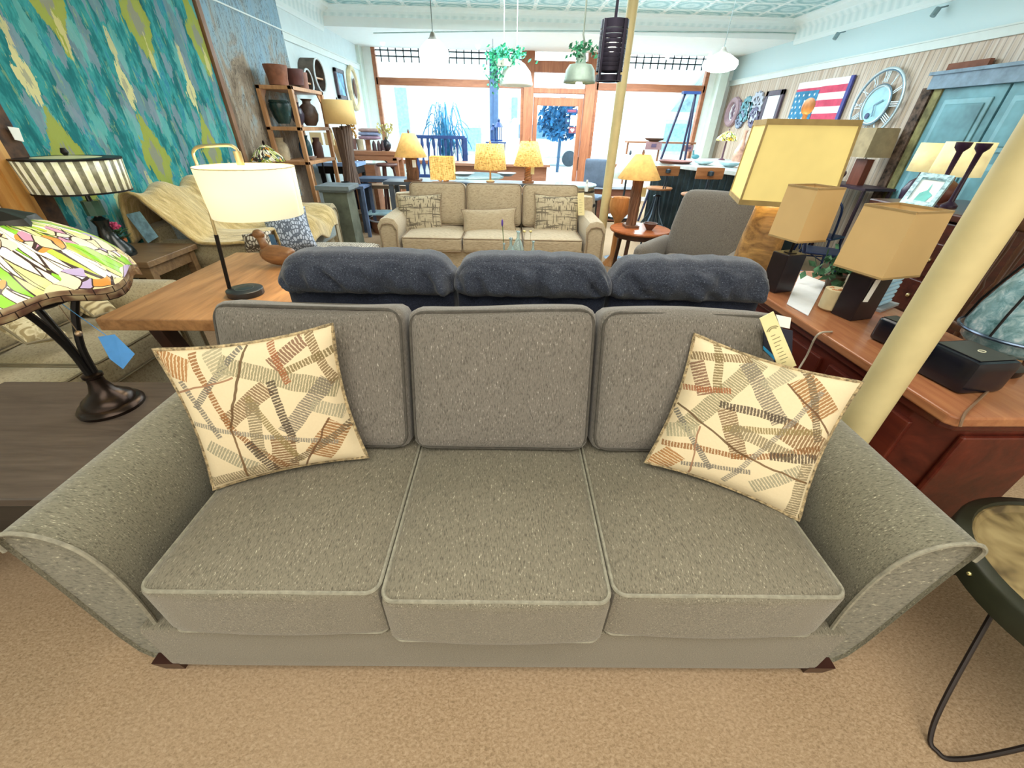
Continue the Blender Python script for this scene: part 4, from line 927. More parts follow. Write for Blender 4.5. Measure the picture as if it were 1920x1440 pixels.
# small green stained glass lamp on a dark stand
TIF2 = tiffany('stained_glass_green', [(0, '#2f5a3c'), (.3, '#8a8f3a'), (.5, '#c98a3a'), (.7, '#e6c98a'), (.85, '#43604a')], 8, 3, .25, False, 3, .09)
yy = 4.9; b = P(500, 330, y=yy); zt_, zb_ = P(497, 272, y=yy).z, P(500, 302, y=yy).z; r_ = wid(500, 300, 66, yy)/2
sbt = thing('sofa_back_table', 'narrow dark table against the wall behind the pale sofa', 'table', (b.x-.12, 5.62, 0))
bpy.data.objects.remove(sbt)
gl = thing('stained_glass_lamp', 'small green and amber stained glass lamp on the small side table beyond the pale sofa', 'lamp', (b.x, 5.48, .601))
yy = 5.48; zt_, zb_ = P(497, 272, y=yy).z-.601, P(500, 302, y=yy).z-.601; r_ = wid(500, 300, 60, yy)/2; gl.location.x = P(500, 290, y=yy).x
MB().lathe([(r_, zb_), (r_*.85, zb_+(zt_-zb_)*.3), (r_*.5, zb_+(zt_-zb_)*.7), (r_*.15, zt_)], n=36, caps=False).build('lamp_shade', TIF2, gl, smooth='all', solid=.003)
MB().lathe([(.08, 0), (.075, .02), (.02, .04), (.018, zb_), (.01, zt_), (.015, zt_+.03), (0, zt_+.05)], n=20).build('stand', BRONZE, gl, smooth=True)
# side table in front of the shelf with a card and trinket
stb = thing('side_table', 'small brown side table in front of the open shelf', 'table', (-2.66, 5.64, 0)); z_ = .60
MB().box((0, 0, z_-.015), (.50, .46, .03)).build('top', BRW, stb, bevel=.004)
for sx in (-1, 1):
    for sy in (-1, 1): MB().box((sx*.21, sy*.19, z_/2-.015), (.04, .04, z_-.03)).build('leg', BRW, stb)
card('display_card', 'pale blue folded card standing on the small brown side table', 'card', yq([(548, 335), (555, 332), (567, 366), (558, 368)], P(562, 367, z=.604).y), C('#b5d4ea', .5))
vessel('wicker_ball', 'small brown woven ball ornament beside the folded card', 'ornament', 542, 366, 14, 24, C('#8a5c34', .8, var=.6, scale=60), [(.5, 0), (1, .5), (.5, 1)], y=5.6)
# grey pedestal
pd = thing('pedestal', 'weathered grey-green square pedestal beside the pale sofa arm', 'pedestal', (-2.13, 5.72, 0)); zt_ = P(632, 348, y=5.55).z
GP = C('#5f6558', .75, var=.25, scale=5)
MB().loft([[Vector((sx*a, sy*a, z)) for sx, sy in ((-1, -1), (1, -1), (1, 1), (-1, 1))] for a, z in ((.2, 0), (.2, .06), (.165, .08), (.15, zt_-.06))]).build('column', GP, pd)
MB().box((0, 0, zt_-.03), (.42, .42, .05)).box((0, 0, zt_-.065), (.36, .36, .03)).build('cap', C('#6f7a80', .7, var=.1), pd, bevel=.004)
tag(MB().tube([(P(648, 343, y=5.75)+Vector((.05*math.cos(a), .05*math.sin(a), .012))) for a in [2*PI*i/18 for i in range(18)]], .006, 6, closed=True).build('metal_ring', METAL_BLK), 'thin dark ring lying on the grey pedestal', 'ornament')
# twig lamp with drum shade
TWG = WOOD('#4a3a34', '#7d675a', 'z', 7, .7)
tw = thing('twig_lamp', 'tall lamp with bundled twig base and tan drum shade', 'lamp', (-2.3, 6.75, 0)); yy = 6.75
zs0, zs1 = P(640, 233, y=yy).z, P(640, 188, y=yy).z; r_ = wid(640, 210, 56, yy)/2; tw.location.x = P(640, 233, y=yy).x; zb_ = P(650, 345, y=yy).z
tb2 = thing('blue_grey_table', 'blue-grey painted table carrying the twig lamp', 'table', (tw.location.x-.0, 6.75, 0)); BG = C('#56698a', .6, var=.15)
MB().box((0, 0, zb_-.02), (.46, .46, .035)).build('top', BG, tb2)
for sx in (-1, 1):
    for sy in (-1, 1): MB().box((sx*.2, sy*.2, zb_/2-.02), (.045, .045, zb_-.035)).build('leg', BG, tb2)
R = random.Random(2); mb = MB()
for k in range(16):
    a = k*2*PI/16+R.uniform(-.1, .1); q = R.uniform(.5, 1)
    mb.tube([(.11*q*math.cos(a), .11*q*math.sin(a), zb_), (.07*q*math.cos(a+.3), .07*q*math.sin(a+.3), (zb_+zs0)/2-.1), (.12*q*math.cos(a+.5), .12*q*math.sin(a+.5), zs0-.03+R.uniform(-.05, .03))], .024, 6)
mb.build('twig_bundle', TWG, tw, smooth=True)
s = shade(MB(), r_, r_*.96, zs0, zs1).build('lamp_shade', C('#d6b578', .9, var=.04, glow=.12), tw, smooth=True, solid=.004)
MB().tube([(0, 0, zs0-.1), (0, 0, zs1+.03)], .008, 6).beam((-r_*.95, 0, zs1-.02), (r_*.95, 0, zs1-.02), .005).build('harp', METAL_BLK, tw)
# framed pictures leaning behind the twig lamp
for (q, lb, c1) in (([(628, 245), (634, 245), (668, 340), (660, 342)], 'narrow white framed picture leaning beside the twig lamp base', '#eef3f6'), ([(612, 240), (620, 240), (656, 335), (646, 337)], 'tan wooden frame leaning behind the twig lamp', '#c79c6a')):
    card('leaning_frame', lb, 'picture', yq(q, 7.3), C(c1, .6), .01)
for q_, lb in (([(582, 248), (604, 250), (604, 272), (582, 270)], 'square tan glowing panel on a thin stand seen between the shelf posts'), ([(607, 248), (624, 248), (628, 272), (610, 274)], 'square tan glowing panel on a thin stand just right of the open shelf')):
    qq = yq(q_, 7.1); cc = sum(qq, Vector())/4; t = thing('panel_stand', lb, 'canvas', (cc.x, 7.1, 0)); hw_, hh_ = (qq[1].x-qq[0].x)/2, (qq[0].z-qq[2].z)/2
    MB().box((0, 0, cc.z), (2*hw_, .02, 2*hh_)).build('canvas', CREAM_SH, t); MB().tube([(0, .03, cc.z), (0, .03, 0)], .012, 6).lathe([(.1, 0), (.1, .012)], (0, .03, 0), 12).build('stand', METAL_BLK, t)  # panel wears the faintly glowing lamp shade colour
# dark small table with mirror under the shelf seen through
mt = thing('black_table', 'black turned leg table with bright glass seen beneath the shelf', 'table', (-2.62, 7.42, 0)); z_ = P(612, 308, y=7.2).z
MB().box((0, 0, z_), (.64, .5, .05)).build('top', C('#8faedb', .3), mt); MB().box((0, -.02, z_-.08), (.6, .45, .1)).build('apron', METAL_BLK, mt)
for sx in (-1, 1):
    for sy in (-1, 1): MB().lathe([(.02, 0), (.03, z_*.4), (.02, z_*.45), (.035, z_-.1)], (sx*.27, sy*.2, 0), 10).build('leg', METAL_BLK, mt)
# floor things by the left wall
mo = thing('wooden_mortar', 'rough wooden block mortar with a round peg lying on the carpet', 'ornament', P(672, 414, z=0)+Vector((0, .1, 0)), .5)
WB = WOOD('#8a7358', '#c0aa88', 'y', 6, .8)
q8 = rrect(.15, .15, .06, 2); MB().loft([[Vector((x*1, y*1.5, z)) for x, y in q8] for z in (.0, .2)], cap=False).loft([[Vector((x*.62, y*1.0, z)) for x, y in q8] for z in (.2, .08)], cap=False).add([(x, y*1.5, .2) for x, y in q8]+[(x*.62, y, .2) for x, y in q8], [(i, (i+1) % len(q8), len(q8)+(i+1) % len(q8), len(q8)+i) for i in range(len(q8))]).add([(x*.62, y, .08) for x, y in q8], [tuple(range(len(q8)))]).build('block', WB, mo)
MB().tube([(0, -.22, .1), (0, -.33, .1)], .055, 14).build('peg', WB, mo, smooth=True)
for v_ in range(1):
    rd = thing('radiator', 'dark cast iron radiator against the left wall below the wooden console', 'radiator', (-2.72, 8.0, 0))
    mb = MB()
    for k in range(14): mb.puff((0, -.62+k*.095, .36), (.09, .032, .30), .03, N=4)
    mb.build('fins', C('#2f2733', .5, .5), rd, smooth=True, weld=True); MB().box((0, 0, .04), (.14, 1.25, .05)).build('feet', METAL_BLK, rd)
# dark blue bench table left of the cream sofa, with a basin under it
bt = thing('slate_bench', 'dark slate blue bench table left of the cream sofa back', 'table', (P(722, 335, y=7).x, 7.05, 0)); z_ = P(700, 333, y=7).z
SL = C('#3f4f66', .6, var=.15); MB().box((0, 0, z_-.025), (.84, .42, .05)).build('top', SL, bt, bevel=.004); MB().box((0, 0, .28), (.74, .34, .03)).build('lower_shelf', C('#b6dff0', .6), bt)
for sx in (-1, 1):
    for sy in (-1, 1): MB().box((sx*.38, sy*.17, z_/2-.025), (.07, .07, z_-.05)).build('leg', SL, bt)
wb = thing('wood_bench', 'small weathered wooden bench behind the slate table', 'bench', (P(735, 355, y=7.5).x, 7.45, 0)); z_ = P(735, 347, y=7.6).z
MB().box((0, 0, z_), (.8, .3, .05)).box((.1, 0, z_-.4), (.7, .25, .03)).build('seat', WOOD('#8a7058', '#b89a7c', 'x', 5), wb)
for sx in (-1, 1): MB().box((sx*.36, 0, z_/2), (.05, .26, z_)).build('leg', WOOD('#8a7058', '#b89a7c', 'x', 5), wb)
tr1 = thing('barrel_head_tray', 'round wooden barrel head tray standing on the carpet beside the cream sofa', 'tray', P(732, 398, z=.0)+Vector((.1, -1.2, 0)))
tr1.location = (P(735, 388, z=.18).x*.86, P(735, 388, z=.18).y*.86, 0)
MB().lathe([(.36, .0), (.38, .18), (.40, .2), (.37, .2), (.35, .1), (0, .1)], n=36).build('tray', WOOD('#7a4f3c', '#a97a5c', 'x', 5), tr1, smooth=True)
MB().tube([(.392*math.cos(a), .392*math.sin(a), .19) for a in [2*PI*i/36 for i in range(36)]], .014, 6, closed=True).build('hoop', C('#cfd8e2', .35, .6), tr1)
# wooden console by the window, left
WC = WOOD('#8d5a3e', '#b98360', 'x', 5, .5); yy = 8.0; z_ = P(700, 283, y=yy).z; xa, xb = P(655, 280, y=yy).x, P(748, 288, y=yy).x
wc = thing('wooden_counter', 'reddish wooden counter table near the left window with ornaments on it', 'table', ((xa+xb)/2, yy+.15, 0)); hw = (xb-xa)/2
MB().box((0, 0, z_-.03), (2*hw, .5, .06)).box((0, -.02, z_-.1), (2*hw-.06, .44, .08)).build('top', WC, wc, bevel=.004)
for sx in (-1, 1):
    for sy in (-1, 1): MB().box((sx*(hw-.06), sy*.2, z_/2-.05), (.08, .08, z_-.1)).build('leg', WC, wc)
MB().box((-hw*.45, 0, z_*.45), (.32, .36, z_*.72)).build('cupboard', WC, wc, bevel=.004)
MB().tube([(-hw+.1, -.2, z_-.35), (-hw*.3, -.2, z_-.08)], .012, 6).build('brace', METAL_BLK, wc); MB().tube([(hw-.1, -.2, z_-.3), (hw*.3, -.2, z_-.08)], .012, 6).build('brace', METAL_BLK, wc)
yy = 8.1
vessel('black_bulb_vase', 'black round bulb vase with dried stems on the reddish counter', 'vase', 726, 283, 18, 26, C('#20202a', .25), [(.4, 0), (.85, .2), (1, .45), (.7, .7), (.2, .85), (.15, 1)], y=yy)
sm = thing('dried_bouquet', 'yellow green dried flower stems standing in the black vase', 'plant', P(724, 260, y=yy)); mb = MB(); lf = MB(); R = random.Random(4)
for k in range(12):
    a = R.uniform(0, 2*PI); e = Vector((.14*math.cos(a), .08*math.sin(a), R.uniform(.12, .26))); mb.tube([(0, 0, -.05), e*.5+Vector((0, 0, .02)), e], .003, 4)
    for q in range(5): lf.blob(e*R.uniform(.5, 1)+Vector((R.uniform(-.03, .03), 0, R.uniform(-.02, .02))), .016, 3)
mb.build('stems', C('#8a8c5a', .8), sm); lf.build('blossoms', C('#d9cf8a', .8, var=.3), sm)
for k in range(3): tag(MB().puff((0, 0, 0), (.17, .12, .028), .025, N=5).build('folded_cloth', C(['#a58aa0', '#8f9cc0', '#b39a98'][k], .9), smooth=True, weld=True, loc=P(693, 258-7*k, y=8.15)), ['mauve folded cloth, lowest of the stack on the reddish counter', 'blue-grey folded cloth in the middle of the stack on the counter', 'dusty pink folded cloth on top of the stack on the counter'][k], 'cloth', None)
vessel('cloth_stand', 'wooden riser under the stack of folded cloths', 'stand', 692, 284, 12, 22, WC, [(1, 0), (.8, .1), (.8, .9), (1, 1)], y=8.15)
vessel('cream_planter', 'small cream square planter on the reddish counter', 'pot', 677, 281, 13, 20, CRP, [(.9, 0), (1, 1), (.9, 1)], y=8.0)
bq = thing('orange_bouquet', 'orange and red flower bouquet at the left end of the counter', 'plant', P(664, 280, y=7.95)); mb = MB(); R = random.Random(8)
for k in range(60): mb.blob((R.uniform(-.07, .07), R.uniform(-.05, .05), .15+R.uniform(0, .3)), .02, 3)
mb.build('blossoms', C('#d98a3a', .7, var=.6, scale=30), bq); MB().lathe([(.05, 0), (.06, .16)], n=12).build('pot', C('#6a4a44', .6), bq)
for k, (px, py) in enumerate(((703, 283), (712, 283), (719, 282))): vessel('arched_ornament', ['white framed dark arch ornament on the counter, nearest the cloth stack', 'white framed dark arch ornament on the counter, second of three', 'white framed dark arch ornament on the counter, next to the black vase'][k], 'ornament', px, py, 8, 20, C('#4a3438', .6), [(1, 0), (.9, .6), (.4, .9), (0, 1)], y=8.05)
# white round stool under the counter
ws = thing('wooden_stool', 'dark round wooden stool under the reddish counter', 'stool', (P(728, 320, y=7.8).x, 7.76, 0)); z_ = P(728, 306, y=7.8).z
MB().lathe([(.17, z_-.04), (.18, z_-.02), (.17, z_)], n=24).build('seat', C('#5d3a34', .5), ws, smooth=True)
for k in range(3): a = k*2*PI/3+.4; MB().beam((.1*math.cos(a), .1*math.sin(a), z_-.03), (.2*math.cos(a), .2*math.sin(a), 0), .035).build('leg', C('#5d3a34', .5), ws)
# ================================================================ cream sofa in the middle of the shop
cs = thing('cream_sofa', 'cream linen three seat sofa facing the camera in the middle of the shop', 'sofa', (-.095, 4.42, 0), math.radians(-1.0))
lounge(cs, 2.48, .92, .25, .49, .68, .95, 3, CRM, CRM_P, roll=False)
def hatch_mat():
    m = Mat('cross_hatch_print', .95); a = m.noise(m.coord('Object', (7, 7, 75)), 1, 1); b_ = m.noise(m.coord('Object', (75, 75, 7)), 1, 1, .5); c_ = m.noise(m.coord('Object', (9, 9, 9)), 1, 1)
    k = a.gt(.585).max(b_.gt(.595)); m.set('Base Color', m.mix(k*.8, '#b5a98f', '#4e463c')); return m.m
HM = hatch_mat()
pillow('cream cushion with dark cross hatch print, left on the cream sofa', (P(743, 364, y=5.0), P(822, 365, y=5.0), P(752, 444, y=4.85), P(834, 441, y=4.85)), HM, CRM_P, th=.08)
pillow('cream cushion with dark cross hatch print, right on the cream sofa', (P(1003, 366, y=5.0), P(1086, 366, y=5.0), P(1001, 447, y=4.85), P(1082, 453, y=4.85)), HM, CRM_P, th=.08)
pillow('plain cream lumbar cushion in the middle of the cream sofa', (P(867, 394, y=4.9), P(968, 390, y=4.9), P(868, 442, y=4.8), P(966, 440, y=4.8)), CRM, CRM_P, th=.07)
card('price_tag', 'long cream paper tag hanging at the right end of the cream sofa back', 'tag', yq([(1083, 362), (1095, 361), (1096, 404), (1084, 404)], 4.86), CRD, extra=lines(6))
# coffee table with glass bottles
ctb = thing('coffee_table', 'low table with glass bottles in front of the cream sofa', 'table', (.2, 3.25, 0))
MB().box((0, 0, .43), (1.1, .6, .04)).build('top', BRW, ctb, bevel=.004)
for sx in (-1, 1):
    for sy in (-1, 1): MB().box((sx*.5, sy*.25, .205), (.05, .05, .41)).build('leg', BRW, ctb)
GB = Mat('tinted_glass', .05); GB.set('Transmission Weight', .85); GB.set('IOR', 1.25); GB.set('Base Color', lin('#e4f5f8')); GB = GB.m
def bottle(px, pyt, w, y, label, fat=True):
    t_ = P(px, pyt, y=y); H = t_.z-.45; r = wid(px, pyt, w, y)/2; o = thing('glass_bottle', label, 'bottle', (t_.x, y, .451))
    nz = (H-.05); MB().lathe([(r*.7, 0), (r, nz*.25), (r, nz*.6), (r*.6, nz*.85), (r*.2, nz), (r*.18, H-.012), (r*.3, H)], n=20, caps=False).build('body', GB, o, smooth=True, solid=.003)
    MB().tube([(r*.28*math.cos(a), r*.28*math.sin(a), H) for a in [2*PI*i/14 for i in range(14)]], .004, 5, closed=True).build('lip', GB, o, smooth=True); return o
bottle(972, 434, 26, 3.35, 'clear round glass bottle, tallest of the group on the coffee table')
bottle(958, 447, 24, 3.2, 'pale blue round glass bottle with narrow neck in front of the tall one')
bottle(945, 457, 14, 3.1, 'small clear glass bottle at the left of the coffee table group')
bottle(1000, 453, 16, 3.25, 'small round glass bottle at the right of the coffee table group')
sp_ = thing('lavender_sprig', 'single purple flower sprig rising from the coffee table bottles', 'flower', (P(947, 440, y=3.12).x, 3.12, .55)); zz = P(942, 418, y=3.12).z-.55
MB().tube([(0, 0, -.05), (-.01, 0, zz*.5), (-.02, 0, zz)], .003, 5).build('stem', C('#5c7a4a', .7), sp_); MB().blob((-.022, 0, zz), (.008, .008, .026), 8).build('blossom', C('#6a4fae', .7), sp_, smooth=True)
lf = MB(); [lf.add([(0, 0, z_), (.02*s, 0, z_+.02), (.012*s, .004, z_+.05)], [(0, 1, 2)]) for s, z_ in ((1, .02), (-1, .04), (1, .05))]; lf.build('leaves', C('#8fb07a', .7), sp_)
for px in (983, 995): 
    o = thing('dried_flower', ['pale round dried flower head, left of two above the glass bottles', 'pale round dried flower head, right of two above the glass bottles'][px > 990], 'flower', (P(px, 435, y=3.4).x, 3.4, .455)); zz = P(px, 434, y=3.4).z-.455
    MB().tube([(0, 0, 0), (0, 0, zz)], .002, 4).build('stem', C('#8c7a5a', .7), o); MB().blob((0, 0, zz), (.013, .013, .010), 6).build('head', C('#d9c98a', .8), o, smooth=True)
# ================================================================ console with lamps behind the cream sofa
cn = thing('console_table', 'long dark console table with lit lamps behind the cream sofa', 'table', (-.35, 6.35, 0)); ZC2 = .84
MB().box((0, 0, ZC2-.02), (2.6, .42, .04)).build('top', C('#4a5564', .4), cn)
for sx in (-1, 1):
    for sy in (-1, 1): MB().box((sx*1.2, sy*.16, .4), (.06, .06, .8)).build('leg', C('#4a5564', .4), cn)
WBR = WOOD('#4a2f22', '#8b6246', 'z', 9, .6); OAK = WOOD('#b08a5c', '#d9b98a', 'z', 8, .6)
lamp('cone shaded lamp on a brown log base, leftmost behind the cream sofa', 768, 250, 294, 24, 60, 6.25, ZC2, LIN_G, WBR, 'log', watts=1.5, bw=.085, tagm=WHT)
lamp('small square burlap shaded lamp, second from left behind the cream sofa', 830, 293, 336, 44, 44, 6.3, ZC2, BURLAP, OAK, 'antler', square=.6, watts=.8, bw=.06, finial=False)
lamp('oval burlap shaded lamp in the middle behind the cream sofa', 919, 270, 317, 52, 60, 6.3, ZC2, BURLAP, OAK, 'pole', watts=1.5, bw=.06)
lamp('cone burlap shaded lamp on a twisted wood base, rightmost behind the cream sofa', 992, 265, 311, 32, 56, 6.3, ZC2, BURLAP, WOOD('#8a5a3c', '#c08a60', 'z', 9), 'twist', watts=1.5, bw=.065, tagm=CRD)
for px, w_, lb in ((868, 44, 'flat round dark dish on the console left of the middle lamp'), (950, 36, 'flat pale round dish on the console right of the middle lamp')):
    vessel('dish', lb, 'dish', px, 330, w_, 6, C('#8fa5ab', .3), [(.5, 0), (1, 1), (.9, 1), (.4, .3)], y=6.38)
# glass topped dark table and window ledge things further back
gt = thing('glass_top_table', 'round glass topped dark table behind the lamp console', 'table', (P(880, 325, y=8).x, 7.9, 0)); z_ = .78
MB().lathe([(.62, z_-.03), (.63, z_), (.6, z_)], n=40).build('top', C('#8fb8c0', .08), gt, smooth=True); MB().lathe([(.25, 0), (.2, .05), (.06, .1), (.05, z_-.06), (.2, z_-.03)], n=20).build('pedestal', C('#2d3038', .4), gt, smooth=True)
wc2 = thing('window_bench', 'reddish wooden bench chest under the left shop window', 'bench', (P(930, 330, y=8.9).x, 8.98, 0)); z_ = P(900, 308, y=8.8).z
MB().box((0, 0, z_/2), (2.0, .5, z_)).build('chest', WOOD('#8d5a44', '#b88568', 'x', 4), wc2, bevel=.01); MB().box((0, -.03, z_), (2.1, .6, .04)).build('lid', WOOD('#8d5a44', '#b88568', 'x', 4), wc2)
# dark balustrade in the window display
bl = thing('balustrade', 'dark turned baluster railing in the left window display', 'railing', ((P(775, 260, y=9.6).x+P(872, 262, y=9.6).x)/2, 9.6, 0)); hw = (P(872, 262, y=9.6).x-P(775, 260, y=9.6).x)/2; zt_, zb_ = P(820, 257, y=9.6).z, P(820, 330, y=9.6).z
DB = C('#2b4a86', .5, var=.2); MB().box((0, 0, zt_), (2*hw, .07, .06)).build('rail', DB, bl); MB().box((0, 0, zb_), (2*hw, .07, .06)).build('rail', DB, bl)
for k in range(9):
    x_ = -hw+.05+k*(2*hw-.1)/8; h_ = zt_-zb_; MB().lathe([(.02, 0), (.02, h_*.15), (.045, h_*.3), (.02, h_*.45), (.018, h_*.7), (.035, h_*.8), (.02, h_)], (x_, 0, zb_), 8).build('baluster', DB, bl, smooth=True)
for k in (-1, 1): MB().box((k*hw, 0, zt_/2), (.08, .08, zt_)).build('post', DB, bl)
# tall spiky plant
pl = thing('trailing_cactus', 'tall tangled blue-green plant in the left shop window', 'plant', (P(838, 300, y=9.9).x, 9.95, 0)); z0_, z1_ = P(838, 330, y=9.9).z, P(838, 190, y=9.9).z
MB().lathe([(.2, 0), (.26, z0_), (.24, z0_)], n=20).build('pot', C('#8aa7b5', .6), pl, smooth=True); mb = MB(); R = random.Random(12)
for k in range(70):
    a = R.uniform(0, 2*PI); s_ = R.uniform(.05, .34); h_ = R.uniform(.5, 1)*(z1_-z0_); lean = Vector((s_*math.cos(a), s_*.6*math.sin(a), 0)); dr_ = R.uniform(.1, .6)*h_
    pts = [Vector((0, 0, z0_))+lean*.2, Vector((0, 0, z0_+h_*.5))+lean*.4, Vector((0, 0, z0_+h_))+lean*.9, Vector((0, 0, z0_+h_-dr_*.4))+lean*1.5, Vector((0, 0, z0_+h_-dr_))+lean*1.7]
    mb.tube(smooth_path(pts, 3), .009, 4)
mb.build('stems', C('#3d8bb5', .7, var=.4), pl)
for k, (px, pt, pb) in enumerate(((935, 222, 265), (925, 232, 264))):
    yy = 9.5; t_, b_ = P(px, pt, y=yy), P(px, pb, y=yy); H = t_.z-b_.z; la = thing('lantern', ['dark blue metal lantern hanging left of the door', 'smaller dark lantern beside the hanging one left of the door'][k], 'lantern', (b_.x, yy, b_.z)); r_ = .07-.02*k
    MB().lathe([(r_*1.1, 0), (r_*1.1, .03), (r_*.7, .03)], n=12).lathe([(r_*1.3, H*.62), (r_*.6, H*.82), (.02, H*.84), (.03, H*.95), (.01, H)], n=12).build('cap', DB, la)
    for q in range(4): a = q*PI/2+.4; MB().tube([(r_*.8*math.cos(a), r_*.8*math.sin(a), .03), (r_*.8*math.cos(a), r_*.8*math.sin(a), H*.62)], .008, 5).build('post', DB, la)
    MB().tube([(0, 0, H), (0, 0, (P(px, 160, y=yy).z if k == 0 else zt)-b_.z)], .004, 5).build('chain', DB, la)
sh_ = thing('display_stand', 'thin dark stand under the lanterns by the door', 'stand', (P(930, 267, y=9.5).x, 9.5, 0)); z_ = P(930, 266, y=9.5).z
MB().box((0, 0, z_-.01), (.42, .3, .02)).build('top', DB, sh_)
for sx in (-1, 1): MB().tube([(sx*.18, 0, z_-.02), (sx*.15, 0, 0)], .01, 6).build('leg', DB, sh_)
# ================================================================ hanging lights
def globe(label, px, cap_t, cap_b, gl_t, gl_b, w, y):
    top = P(px, cap_t, y=y); t = thing('pendant_light', label, 'lamp', (top.x, y, ZC)); z = lambda py: P(px, py, y=y).z-ZC; r_ = wid(px, (gl_t+gl_b)/2, w, y)/2
    MB().tube([(0, 0, 0), (0, 0, z(cap_t))], .006, 6).build('cord', C('#5f6a68', .6), t)
    MB().lathe([(.02, z(cap_t)), (.035, z(cap_t)-.03), (.04, z(cap_b)+.03), (r_*.42, z(cap_b))], n=20, caps=False).build('cap', C('#6f6d60', .5), t, smooth=True)
    m_ = C('#f4fbff', .3, var=.01, glow=9); g0, g1 = z(cap_b), z(gl_b); MB().lathe([(r_*.42, g0), (r_*.6, g0-(g0-g1)*.12), (r_*.95, g0-(g0-g1)*.38), (r_, g0-(g0-g1)*.6), (r_*.9, g0-(g0-g1)*.85), (r_*.5, g1), (0, g1)], n=28, caps=False).build('glass_shade', m_, t, smooth=True)
    MB().lathe([(.05, 0), (.05, -.02)], n=16).build('canopy', C('#c9d6d4', .5), t)
globe('white glass pendant light hanging before the left shop window', 811, 60, 76, 76, 122, 56, 6.0)
globe('white glass pendant light hanging before the right shop window', 1358, 88, 102, 102, 135, 62, 6.6)
zt4 = P(1148, 38, y=4.0); can = thing('slotted_pendant', 'dark slotted metal cylinder pendant light beside the far column', 'lamp', (P(1147, 95, y=4.0).x, 4.0, ZC)); z1_, z0_ = zt4.z-ZC, P(1143, 153, y=4.0).z-ZC; r_ = wid(1147, 95, 50, 4)/2
DM = C('#2a2634', .35, .7, .2); mb = MB(); n_ = 9; mb.lathe([(r_, z1_), (r_, z1_-.05)], n=32).lathe([(r_, z0_+.04), (r_, z0_), (r_*.9, z0_)], n=32, caps=False)
for k in range(n_): zz = z1_-.06-(z1_-z0_-.12)*k/n_; mb.lathe([(r_*1.0, zz), (r_*1.01, zz-.012), (r_, zz-(z1_-z0_)/n_*.62)], n=32, caps=False)
for k in range(4): a = k*PI/2+.6; mb.beam((r_*math.cos(a), r_*math.sin(a), z1_), (r_*math.cos(a), r_*math.sin(a), z0_), .02)
mb.build('slotted_shade', DM, can, smooth=True); MB().tube([(0, 0, 0), (0, 0, z1_)], .012, 8).build('rod', DM, can); MB().blob((0, 0, (z1_+z0_)/2+.04), (.03, .03, .045), 10).build('bulb', C('#fff6e0', .3, glow=6), can, smooth=True)
yy = 4.7; dt = thing('dome_pendant', 'galvanised dome pendant light with a small plant on top', 'lamp', (P(1088, 130, y=yy).x, yy, ZC)); z = lambda py: P(1088, py, y=yy).z-ZC; r_ = wid(1088, 150, 58, yy)/2
MB().lathe([(.03, z(112)), (.05, z(120)), (r_*.7, z(122)), (r_*.9, z(132)), (r_*.97, z(150)), (r_*1.02, z(156))], n=32, caps=False).build('dome', C('#9db3a8', .5, .3, .15), dt, smooth=True, solid=.004)
MB().lathe([(r_*.95, z(151)), (r_*.2, z(140))], n=24, caps=False).build('inner_reflector', C('#efe6a0', .5, glow=.5), dt)
MB().tube([(0, 0, 0), (0, 0, z(65)), (.02, 0, z(80))], .008, 6).tube([(0, 0, z(75)), (-.05, 0, z(112))], .004, 5).tube([(0, 0, z(75)), (.05, 0, z(112))], .004, 5).build('chain', C('#8d9a90', .5, .5), dt)
MB().lathe([(.035, z(98)), (.05, z(118))], n=14).build('socket', C('#8aa396', .5, .4), dt)
def leaves(name, parent, c, r, n, col, seed, s=.03):
    R = random.Random(seed); mb = MB()
    for k in range(n):
        d = Vector((R.gauss(0, .5), R.gauss(0, .5), R.gauss(0, .5))); p = Vector(c)+Vector((d.x*r[0], d.y*r[1], d.z*r[2])); n_ = Vector((R.uniform(-1, 1), R.uniform(-1, 1), R.uniform(-1, 1))).normalized(); u = n_.orthogonal().normalized()*s; v = n_.cross(u).normalized()*s*.6; mb.add([p-u, p-v, p+u, p+v], [(0, 1, 2, 3)])
    return mb.build(name, C(col, .7, var=.5, scale=20), parent)
leaves('foliage', dt, (0, 0, z(95)), (.13, .09, .06), 90, '#3f8f6a', 4, .025)
MB().blob((0, 0, z(158)), (.035, .035, .03), 8).build('bulb', C('#fffbe8', .3, glow=2.5), dt, smooth=True)
yy = 7.2; wd = thing('white_dome_pendant', 'white dome pendant with ivy trailing over it left of the door', 'lamp', (P(968, 140, y=yy).x, yy, ZC)); z = lambda py: P(968, py, y=yy).z-ZC; r_ = wid(968, 150, 62, yy)/2
MB().lathe([(.03, z(112)), (r_*.5, z(120)), (r_*.85, z(135)), (r_, z(158)), (r_*.98, z(161))], n=32, caps=False).build('dome', C('#f6faf8', .4, var=.01), wd, smooth=True, solid=.004); MB().tube([(0, 0, 0), (0, 0, z(112))], .005, 5).build('cord', WHT, wd)
iv = thing('hanging_ivy', 'green ivy hanging between the blue post and the white dome pendant', 'plant', (P(945, 110, y=7.1).x, 7.1, ZC)); zi = lambda py: P(945, py, y=7.1).z-ZC
leaves('foliage', iv, (.02, 0, zi(108)), (.26, .14, .11), 260, '#2f9a72', 9, .035); leaves('trailing_leaves', iv, (-.12, 0, zi(135)), (.12, .1, .2), 130, '#59b896', 10, .03)
MB().lathe([(.1, zi(125)), (.14, zi(112))], n=16).tube([(0, 0, 0), (0, 0, zi(112))], .004, 5).build('hanging_pot', WHT, iv)
